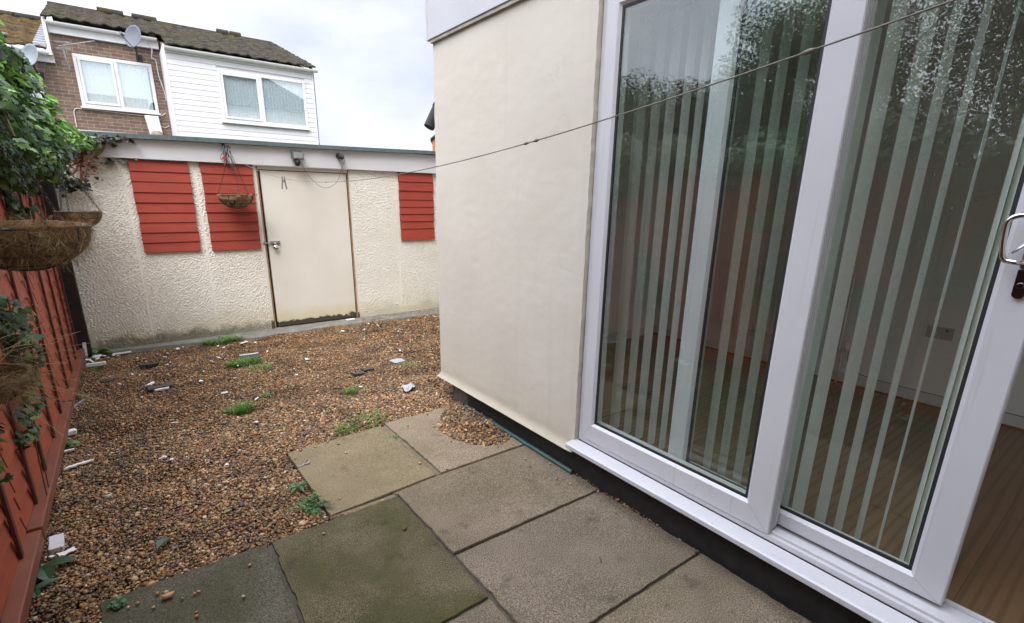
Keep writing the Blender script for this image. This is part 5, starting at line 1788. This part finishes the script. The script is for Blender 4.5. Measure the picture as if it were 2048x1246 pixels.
# loose pebbles on the slabs
PB = [(-.103, 2.102, 2.1), (-.134, 2.147, 1), (-.105, 2.133, 1.1), (-.056, 2.059, .8), (-.014, 2.06, .9), (.001, 2.063, .9), (.195, 2.108, .9), (.141, 1.928, 1), (-.02, 1.946, .9), (-.021, 1.925, .9), (-.15, 2.071, .9),
      (-.199, 2.132, .9), (-.228, 2.128, .8), (.653, 3.04, 1.2), (.743, 3.03, 1.1), (.828, 3.06, 1), (.874, 2.99, 1), (.873, 2.844, 1), (.652, 2.887, .8), (.677, 2.374, .9), (1.19, 2.46, 1.3), (1.29, 2.31, .9), (1.743, 2.133, .8),
      (1.712, 2.046, .8), (1.83, 1.998, .9), (1.688, 1.993, .7), (1.747, 1.85, .9), (1.776, 1.765, .9), (1.855, 1.015, .9), (1.565, 3.075, .9), (1.571, 2.882, .8), (.519, 2.134, .9), (1.62, 2.40, .8), (1.70, 2.36, .8),
      (1.80, 2.33, .8), (1.47, 2.72, .8), (1.49, 2.60, .8), (1.85, 1.62, .9), (1.86, 1.45, .9), (1.50, 2.86, .9), (1.36, 2.98, .9), (.93, 3.04, .8), (1.05, 3.08, .9), (.60, 2.95, .8)]
iv_, if_ = icosphere()
pm = []
for i in range(5):
    q = np.random.default_rng(300 + i)
    vv = iv_ * np.array([1.0, .78, .6]) * .0095 + q.uniform(-.0014, .0014, iv_.shape)
    me = bpy.data.meshes.new("loose_pebble"); me.from_pydata(vv.tolist(), [], if_.tolist()); me.update()
    c = [(.42, .24, .11), (.34, .16, .07), (.48, .34, .19), (.22, .13, .07), (.40, .19, .08)][i]
    me.materials.append(plain("loose_flint", c, .5, .25, 90, 200, .3))
    me.polygons.foreach_set("use_smooth", [True] * len(me.polygons))
    pm.append(me)
for i, (x, y, s) in enumerate(PB):
    o = bpy.data.objects.new("loose_pebble", pm[i % 5]); COL.objects.link(o)
    o.location = (x, y, .0045 + .0042 * s); o.rotation_euler = (0, 0, i * 1.7); o.scale = (s * (1.4 if i == 0 else 1), s, s)
    props(o, "largest tan pebble lying on the dark mossy slab" if i == 0 else "small tan pebble lying loose on the concrete slabs", "pebble", None if i == 0 else "loose pebbles on the slabs")

# ------------------------------------------------------------------ houses beyond the garage
def tiled_roof(y0, z0, y1, z1, x0f, x1f, m, name, parent, wave=.30, course=.34, amp=.030):
    """lapped, waved roof tiles from eave (y0,z0) to ridge (y1,z1); x0f/x1f give the verges along the slope"""
    L_ = math.hypot(y1 - y0, z1 - z0)
    nv = int(L_ / .034); 
    xa, xb = min(x0f(0), x0f(1)), max(x1f(0), x1f(1))
    nu = int((xb - xa) / .05)
    r = np.random.default_rng(int(abs(x0f(0)) * 100) + 3)
    V, F = [], []
    ny, nz = -(z1 - z0) / L_, (y1 - y0) / L_
    cn = r.normal(0, .006, (60, 60))
    jit = fft_noise(nu + 1, nv + 1, .05, .15, .15, .6, 9)
    for i in range(nu + 1):
        for j in range(nv + 1):
            t = j / nv
            x = x0f(t) + (x1f(t) - x0f(t)) * i / nu
            s = t * L_
            c = s / course
            saw = (1 - (c - math.floor(c))) * .028
            wv = amp * .5 * (1 + math.cos(2 * math.pi * x / wave)) ** 1.0
            h = saw + wv + jit[i, j] * .008 + cn[int(abs(x) / wave) % 60, int(c) % 60]
            V.append((x, y0 + (y1 - y0) * t + ny * h, z0 + (z1 - z0) * t + nz * h))
    F = [tuple(q) for q in grid_faces(nu + 1, nv + 1)]
    mb = MB().add(V, F)
    o = mb.build(name, m, parent, smooth=True)
    md = o.modifiers.new("thick", 'SOLIDIFY'); md.thickness = .03; md.offset = 0
    return o
def window(parent, x0, x1, z0, z1, y, mull, label=None, opening=True):
    """white frame, one opening light on the left, fixed light on the right, pale blind behind"""
    fw = .065
    mb = MB()
    mb.box(x0, x1, y - .03, y + .04, z0, z0 + fw); mb.box(x0, x1, y - .03, y + .04, z1 - fw, z1)
    mb.box(x0, x0 + fw, y - .03, y + .04, z0 + fw, z1 - fw); mb.box(x1 - fw, x1, y - .03, y + .04, z0 + fw, z1 - fw)
    mb.box(mull - .035, mull + .035, y - .03, y + .04, z0 + fw, z1 - fw)
    w = mb.build("window", MT['upvc_far'], parent, bevel=.006)
    if label: w["label"] = label
    a, b2, c, d = x0 + fw, mull - .035, z0 + fw, z1 - fw
    sf = .055
    mb = MB()
    mb.box(a + .004, b2 - .004, y - .045, y + .02, c + .004, c + sf); mb.box(a + .004, b2 - .004, y - .045, y + .02, d - sf, d - .004)
    mb.box(a + .004, a + sf, y - .045, y + .02, c + sf, d - sf); mb.box(b2 - sf, b2 - .004, y - .045, y + .02, c + sf, d - sf)
    mb.build("sash", MT['upvc_far'], w, bevel=.005)
    mb = MB(); mb.box(a + sf, b2 - sf, y - .012, y - .004, c + sf, d - sf); mb.build("pane", MT['glass_far'], w)
    mb = MB(); mb.box(mull + .035, x1 - fw, y - .012, y - .004, c, d); mb.build("pane", MT['glass_far'], w)
    bl = MB()
    xx = a + .01
    while xx < x1 - fw - .05:
        bl.add([(xx, y + .022, z0 + .07), (xx + .06, y + .032, z0 + .07), (xx + .06, y + .032, z1 - .07), (xx, y + .022, z1 - .07)], [(0, 1, 2, 3)])
        bl.add([(xx + .06, y + .032, z0 + .07), (xx + .075, y + .022, z0 + .07), (xx + .075, y + .022, z1 - .07), (xx + .06, y + .032, z1 - .07)], [(0, 1, 2, 3)])
        xx += .075
    bl.build("blind", MT['blind_far'], w)
    mb = MB(); mb.box(x0 - .03, x1 + .03, y - .07, y + .02, z0 - .035, z0 - .001); mb.build("sill", MT['upvc_far'], w, bevel=.004)
    return w
def gutter(parent, x0, x1, y, z, r=.055):
    prof = [(y + r * math.cos(a), z + r * math.sin(a)) for a in np.linspace(math.pi, 2 * math.pi, 9)]
    inn = [(y + (r - .008) * math.cos(a), z + (r - .008) * math.sin(a)) for a in np.linspace(2 * math.pi, math.pi, 9)]
    mb = MB().prism(prof + inn, 0, x0, x1)
    for x in np.arange(x0 + .4, x1, .95):
        mb.prism([(y + (r + .006) * math.cos(a), z + (r + .006) * math.sin(a)) for a in np.linspace(math.pi, 2 * math.pi, 9)], 0, x, x + .03)
    return mb.build("gutter", MT['upvc_far'], parent)
def ridge_tile(parent, x, y, z, ln=.45, tilt=0.0):
    mb = MB()
    r0_, r1_ = .115, .10
    pts = [(y + r0_ * math.cos(a), z + r0_ * math.sin(a)) for a in np.linspace(-.2, math.pi + .2, 10)] + [(y + r1_ * math.cos(a), z + r1_ * math.sin(a)) for a in np.linspace(math.pi + .2, -.2, 10)]
    mb.prism(pts, 0, x, x + ln)
    return mb.build("ridge_tile", MT['tile'], parent)

RYD, RZD = 18.4, 6.03
br_h = thing("brick_house", "brown brick terraced house with a satellite dish under its eave", "house", (.3, 16.6, 0))
mb = MB(); wall_with_hole(mb, -.74, 1.30, -.3, 5.05, 15.88, 16.08, -.385, 1.063, 3.435, 4.52); mb.build("wall", MT['brick'], br_h)
window(br_h, -.385, 1.063, 3.435, 4.52, 15.86, .365)
mb = MB(); mb.box(-.70, 1.27, 15.80, 15.875, 4.865, 5.03); mb.build("fascia", MT['upvc_far'], br_h, bevel=.004)
gutter(br_h, -.745, 1.25, 15.745, 5.075, .062)
mb = MB(); mb.prism([(15.70, 5.07), (15.70, 4.40), (15.80, 4.40), (15.80, 5.03), (18.3, 5.95), (18.3, 6.02)], 0, -.775, -.715); mb.build("bargeboard", MT['upvc_far'], br_h)
sl_ = (RZD - 5.12) / (RYD - 15.72)
tiled_roof(15.72, 5.12, RYD, RZD, lambda t: -.78 + .06 * t, lambda t: 1.42, MT['tile'], "roof", br_h)
for x, dz in ((.10, .10), (.83, .10)):
    ridge_tile(br_h, x + .15, RYD, RZD + dz - .05, .55)
mb = MB(); mb.prism([(RYD - .13, RZD - .02), (RYD + .13, RZD - .02), (RYD + .06, RZD + .075), (RYD - .06, RZD + .075)], 0, -.72, 1.45); mb.build("ridge", MT['tile'], br_h, bevel=.02)

wh = thing("white_clad_house", "terraced house clad in white horizontal boards with a wide window", "house", (2.9, 15.6, 0))
YW = 14.81
def cladding():
    mb = MB()
    z = 1.2
    hx0, hx1, hz0, hz1 = 2.275, 4.295, 3.275, 4.44
    def bd(x0, x1, za, zb):
        mb.prism([(YW - .016, za + .004), (YW + .02, za + .004), (YW + .02, zb), (YW - .004, zb), (YW - .012, zb - .012)], 0, x0, x1)
    while z < 4.66:
        za, zb = z, min(z + .118, 4.70)
        if zb <= hz0 or za >= hz1: bd(1.30, 4.50, za, zb)
        else: bd(1.30, hx0, za, zb); bd(hx1, 4.50, za, zb)
        z += .118
    mb.box(1.30, hx0, YW + .021, YW + .2, -.3, 4.70); mb.box(hx1, 4.50, YW + .021, YW + .2, -.3, 4.70)
    mb.box(hx0, hx1, YW + .021, YW + .2, -.3, hz0); mb.box(hx0, hx1, YW + .021, YW + .2, hz1, 4.70)
    mb.box(hx0, hx1, YW + .45, YW + .5, 3.0, 4.6)
    return mb.build("cladding_wall", plain("white_cladding", (.68, .67, .68), .45, .04, 2), wh)
cladding()
tm = plain("lilac_white_trim", (.72, .69, .74), .5, .05, 3)
MB().box(1.265, 1.299, YW - .03, 15.875, 1.0, 4.78).build("corner_trim", tm, wh, bevel=.004)
MB().box(4.501, 4.53, YW - .03, YW + 3.6, 1.0, 4.70).build("corner_trim", tm, wh, bevel=.004)
mb = MB(); mb.box(4.532, 4.552, YW - .025, YW - .005, 1.0, 4.64); mb.build("downpipe", MT['cable_grey'], wh)
window(wh, 2.275, 4.295, 3.275, 4.43, YW - .02, 3.215)
gutter(wh, 1.275, 4.62, 14.70, 4.72, .062)
mb = MB(); mb.box(1.28, 4.55, 14.765, YW - .018, 4.62, 4.74); mb.build("fascia", MT['upvc_far'], wh, bevel=.004)
tiled_roof(14.68, 4.745, RYD, RZD + .02, lambda t: 1.33 + .06 * t, lambda t: 4.58 - .10 * t, MT['tile'], "roof", wh)
mb = MB(); mb.prism([(RYD - .13, RZD - .02), (RYD + .13, RZD - .02), (RYD + .06, RZD + .085), (RYD - .06, RZD + .085)], 0, 1.46, 4.47); mb.build("ridge", MT['tile'], wh, bevel=.02)
for x, l_ in ((2.98, .30), (3.32, .28)): ridge_tile(wh, x, RYD, RZD + .06, l_)
mb = MB(); mb.prism([(14.68, 4.70), (14.68, 4.78), (18.4, 6.05), (18.4, 5.97)], 0, 4.50, 4.54); mb.build("bargeboard", MT['upvc_far'], wh)
mb = MB(); mb.prism([(14.82, 4.69), (18.3, 5.9), (21.5, 4.69)], 0, 1.31, 4.49); mb.build("gable", MT['brick'], wh)
mb = MB(); mb.box(-.73, 4.49, 21.4, 21.5, -.3, 4.69); mb.build("rear_wall", MT['brick'], wh)
mb = MB(); mb.prism([(RYD, RZD), (21.6, 4.75), (21.6, 4.70), (RYD, RZD - .05)], 0, -.7, 4.5); mb.build("rear_roof", MT['tile'], wh)

nb = thing("brick_house", "lower brick house at the far left with golden moss on its roof", "house", (-1.8, 16.6, 0))
mb = MB(); wall_with_hole(mb, -6.0, -.742, -.3, 4.42, 15.89, 16.08, -1.95, -1.0, 2.94, 4.03); mb.build("wall", MT['brick'], nb)
window(nb, -1.95, -1.0, 2.94, 4.03, 15.87, -1.50)
mb = MB(); mb.box(-6.0, -.70, 15.82, 15.885, 4.27, 4.40); mb.build("fascia", MT['upvc_far'], nb)
gutter(nb, -6.0, -.70, 15.755, 4.455, .062)
tiled_roof(15.72, 4.48, RYD, 5.60, lambda t: -6.0, lambda t: -.80, MT['tile_gold'], "roof", nb)
for x in (-1.42, -1.9): ridge_tile(nb, x, RYD, 5.62, .52)
mb = MB(); mb.prism([(RYD - .13, 5.58), (RYD + .13, 5.58), (RYD + .06, 5.67), (RYD - .06, 5.67)], 0, -6, -.80); mb.build("ridge", MT['tile_gold'], nb, bevel=.02)
mb = MB()
for k in range(9): mb.prism([(15.78 + k * .22, 4.52 + k * .092), (15.98 + k * .22, 4.60 + k * .092), (15.98 + k * .22, 4.68 + k * .092), (15.78 + k * .22, 4.63 + k * .092)], 0, -1.00 + .012 * k, -.79)
mb.build("flashing", MT['lead'], nb)

# satellite dishes
def dish(c, rx, rz_, m, axis, wall_y, label, parent_group):
    t = thing("satellite_dish", label, "satellite dish", c, parent_group)
    ax = Vector(axis).normalized()
    side = ax.cross(Vector((0, 0, 1))).normalized(); up = side.cross(ax)
    V, F = [], []
    nr, na = 7, 28
    V.append(Vector(c) - ax * .055)
    for i in range(1, nr + 1):
        q = i / nr
        for k in range(na):
            a = 2 * math.pi * k / na
            V.append(Vector(c) + side * rx * q * math.cos(a) + up * rz_ * q * math.sin(a) - ax * .055 * (1 - q * q))
    for k in range(na): F.append((0, 1 + k, 1 + (k + 1) % na))
    for i in range(nr - 1):
        for k in range(na):
            F.append((1 + i * na + k, 1 + i * na + (k + 1) % na, 1 + (i + 1) * na + (k + 1) % na, 1 + (i + 1) * na + k))
    o = MB().add(V, F).build("reflector", m, t, smooth=True)
    md = o.modifiers.new("thick", 'SOLIDIFY'); md.thickness = .008
    low = Vector(c) - up * rz_ * .92
    foc = Vector(c) + ax * .34 - up * rz_ * .62
    mb = MB().tube([low - ax * .03, foc], .010, 6)
    mb.build("arm", MT['dish_dark'], t)
    mb = MB().tube([foc + up * .02, foc + up * .02 - ax * .09], [.030, .022], 10); mb.build("receiver", MT['dish_dark'], t)
    mb = MB()
    back = Vector(c) - ax * .07 - up * rz_ * .45
    w = Vector((back.x + .06, wall_y - .005, back.z - .22))
    mb.tube([back, back - up * .10 - ax * .04, Vector((back.x + .02, wall_y - .16, back.z - .2)), w], .018, 8)
    mb.box(w.x - .06, w.x + .06, wall_y - .02, wall_y - .002, w.z - .08, w.z + .08)
    mb.build("wall_mount", MT['black_steel'], t)
    return t
dish((.775, 15.42, 4.97), .195, .265, MT['dish_dark'], (-.80, -1, .42), 15.88, "dark grey satellite dish over the brick house's fascia", "satellite dishes on the far houses")
dish((-1.075, 15.55, 4.32), .175, .235, MT['dish'], (-.70, -1, .35), 15.89, "pale grey satellite dish on the lower house at far left", "satellite dishes on the far houses")
ae = thing("tv_aerial", "thin metal television aerial on the brick wall left of the window", "aerial", (-.48, 15.86, 4.2))
mb = MB(); mb.tube([(-.475, 15.85, 4.16), (-.50, 15.70, 4.35), (-.505, 15.65, 4.62)], .014, 6); mb.build("mast", MT['alu'], ae)
mb = MB()
y0_ = 15.65
mb.tube([(-.55, y0_, 4.60), (.05, y0_ - .25, 4.745)], .009, 6)
for k in range(11):
    t = k / 10
    p = Vector((-.55, y0_, 4.60)).lerp(Vector((.05, y0_ - .25, 4.745)), t)
    h = .085 - .045 * t
    mb.tube([p + Vector((-.02, -h, -h * .25)), p + Vector((.02, h, h * .25))], .005, 4)
for dz in (-.06, .06):
    for k in range(3): mb.tube([(-.60 - k * .02, y0_ + .05, 4.60 + dz + k * .012), (-.38, y0_ - .14, 4.585 + dz + k * .012)], .005, 4)
mb.build("elements", MT['alu'], ae)
vt = thing("vent_cover", "pale tapered vent box on the brick wall beside the white house", "vent", (.89, 15.80, 3.0))
mb = MB()
mb.add([(.748, 15.74, 3.36), (1.03, 15.74, 3.365), (1.03, 15.878, 3.365), (.748, 15.878, 3.36), (.80, 15.66, 2.92), (1.06, 15.66, 2.92), (1.06, 15.878, 2.92), (.80, 15.878, 2.92)],
       [(0, 1, 2, 3), (4, 7, 6, 5), (0, 4, 5, 1), (1, 5, 6, 2), (2, 6, 7, 3), (3, 7, 4, 0)])
mb.build("cover", plain("vent_white", (.60, .62, .58), .5, .1, 8), vt, bevel=.02)
mb = MB().lathe((.94, 15.66, 2.88), [(.13, 0), (.13, .05), (.10, .11), (.05, .14), (0, .145)], 16); mb.build("cowl", plain("vent_tan", (.25, .21, .14), .7, .2, 10), vt, smooth=True)
def wcab(pts, y, rr, m, label):
    mb = MB().tube(spline([(x, y, z) for x, z in pts], 5), rr, 5)
    props(mb.build("cable", MT[m], loc=(pts[0][0], y, pts[0][1]), smooth=True), label, "cable")
wcab([(-.569, 2.80), (-.562, 3.208), (-.549, 3.333), (-.479, 3.385), (-.179, 3.385), (.249, 3.370), (.898, 3.357), (1.109, 3.398), (1.20, 3.47)], 15.865, .010, 'cable_white', "white cable looping below the window of the brick house")
wcab([(1.055, 5.023), (1.076, 4.949), (1.125, 4.84), (1.09, 4.655), (1.128, 4.643), (1.168, 4.577), (1.174, 4.286), (1.239, 3.923), (1.245, 3.736)], 15.78, .010, 'cable_white', "white cable dropping from the dark dish down the brick wall")
wcab([(1.039, 3.161), (1.137, 3.124), (1.232, 3.179)], 15.865, .008, 'cable_white', "short white cable loop beside the vent box")
wcab([(-.848, 4.40), (-.927, 3.986), (-.95, 3.677), (-.94, 3.45)], 15.86, .012, 'cable_grey', "dark cable running down from the pale dish")
# distant brick gable right of the garage
dg = thing("distant_house", "far orange brick house just showing past the cream wall", "house", (11.92, 22.0, 0))
mb = MB(); mb.box(11.92, 17.5, 22.0, 27.0, -.3, 4.10); mb.prism([(11.92, 4.102), (17.5, 4.102), (14.7, 6.3)], 1, 22.0, 27.0); mb.build("wall", MT['orange_brick'], dg)
mb = MB(); mb.prism([(11.84, 4.10), (11.84, 4.20), (14.7, 6.48), (17.6, 4.2), (17.6, 4.1), (14.7, 6.36)], 1, 21.92, 27.1); mb.build("roof", MT['pipe_dark'], dg)
dg.rotation_euler = (0, 0, rad(-31))

# ------------------------------------------------------------------ trees beyond the fence (mirrored in the glass)
def tree(x, y, h, rcr, label, seed, n, cols, leaf=.058, trunk=.06):
    r = np.random.default_rng(seed)
    t = thing("tree", label, "tree", (x, y, -.3), "trees beyond the garden fence")
    mb = MB()
    mb.tube(spline([(x, y, -.35), (x + r.normal(0, .08), y + r.normal(0, .08), h * .35), (x + r.normal(0, .15), y + r.normal(0, .15), h * .75)], 5), [trunk * (1 - .07 * i) for i in range(11)], 9)
    blobs = []
    for k in range(30):
        a = r.uniform(0, 2 * np.pi); q = rcr * r.uniform(.15, .9); zz = h * r.uniform(.16, .93)
        q *= 1.15 - .5 * abs(zz / h - .62)
        b = (x + q * math.cos(a), y + q * math.sin(a), zz, rcr * r.uniform(.24, .46))
        blobs.append(b)
        mb.tube(spline([(x, y, max(.3, zz * .55)), ((x + b[0]) / 2, (y + b[1]) / 2, zz * .8), (b[0], b[1], zz)], 4), [trunk * .4 * (1 - .09 * i) for i in range(9)], 6)
    mb.build("trunk", MT['bark'], t)
    Pv, D = blob_points(blobs, n, r, .25)
    n_ = int(n * 7)
    Pv, D = blob_points(blobs, n_, r, .1)
    n = n_
    M = hang_mats(n, r.uniform(leaf * .6, leaf * 1.2, n), D + np.array([0, 0, .3]), spread=1.1, rng=r)
    a = np.array([(0, 0, 0), (.34, .45, .06), (0, 1, -.04), (-.34, .45, .06)], float); b2 = np.array([(0, 1, 2), (0, 2, 3)])
    V, F, T = instances(a, b2, M, Pv, greens(n, cols, r))
    tri_mesh("crown", V, F, MT['leaf'], t, tint=T)
    return t
TC = [(.035, .075, .018), (.05, .10, .022), (.028, .06, .016), (.07, .13, .03)]
tree(-5.4, 10.6, 4.1, 1.5, "low bushy tree beyond the fence, furthest to the left", 1, 5200, TC)
tree(-6.2, 8.6, 4.3, 1.5, "round bushy tree beyond the fence behind the ivy", 2, 5200, TC)
tree(-5.6, 6.6, 4.2, 1.5, "bushy tree beyond the fence beside the tallest tree", 3, 5000, TC)
tree(-6.0, 4.0, 7.4, 1.8, "tallest tree beyond the fence, mirrored in the fixed pane", 4, 8500, TC)
tree(-7.4, 1.5, 7.0, 2.0, "broad tall tree beyond the fence, mirrored in the sliding pane", 5, 8000, TC)
tree(-6.4, -.6, 6.2, 1.8, "tall loose tree beyond the fence, level with the camera", 6, 7000, TC)
tree(-6.5, -2.6, 6.4, 1.8, "tall tree beyond the fence behind the camera", 7, 6000, TC)
tree(-5.3, 4.7, 4.4, 1.3, "round bushy tree beyond the fence just left of the tallest one", 8, 5000, TC)
tree(-10.2, 2.4, 8.5, 2.3, "far tall tree beyond the fence, behind the broad one", 9, 7000, TC)
tree(-10.5, 5.6, 8.0, 1.9, "far slender tree beyond the fence, behind the tallest one", 10, 6000, TC)
tree(-9.8, -.8, 8.0, 2.2, "far tall tree beyond the fence, furthest right in the reflection", 11, 6000, TC)
# hedge along the far side of the fence
hg = thing("hedge", "dense green hedge running behind the red fence", "hedge", (-3.4, 4.0, -.3))
hb = [(-3.4 + RNG.normal(0, .15), -2 + i * .42, .5 + RNG.uniform(-.2, 1.3), .55) for i in range(26)] + [(-3.4 + RNG.normal(0, .12), -2 + i * .42, 1.7 + RNG.uniform(-.15, .35), .62) for i in range(26)]
Pv, D = blob_points(hb, 13000, shell=.2)
M = hang_mats(13000, RNG.uniform(.06, .11, 13000), D, spread=1.0)
a, b2 = simple_leaf(.30, .08)
V, F, T = instances(a, b2, M, Pv, greens(13000, [(.045, .09, .02), (.06, .12, .025), (.035, .07, .018)]))
tri_mesh("foliage", V, F, MT['leaf'], hg, tint=T)
mb = MB()
for i in range(24): mb.tube([(-3.4, -1.9 + i * .44, -.32), (-3.4 + random.uniform(-.1, .1), -1.9 + i * .44, 1.5)], .02, 6)
mb.build("stems", MT['bark'], hg)
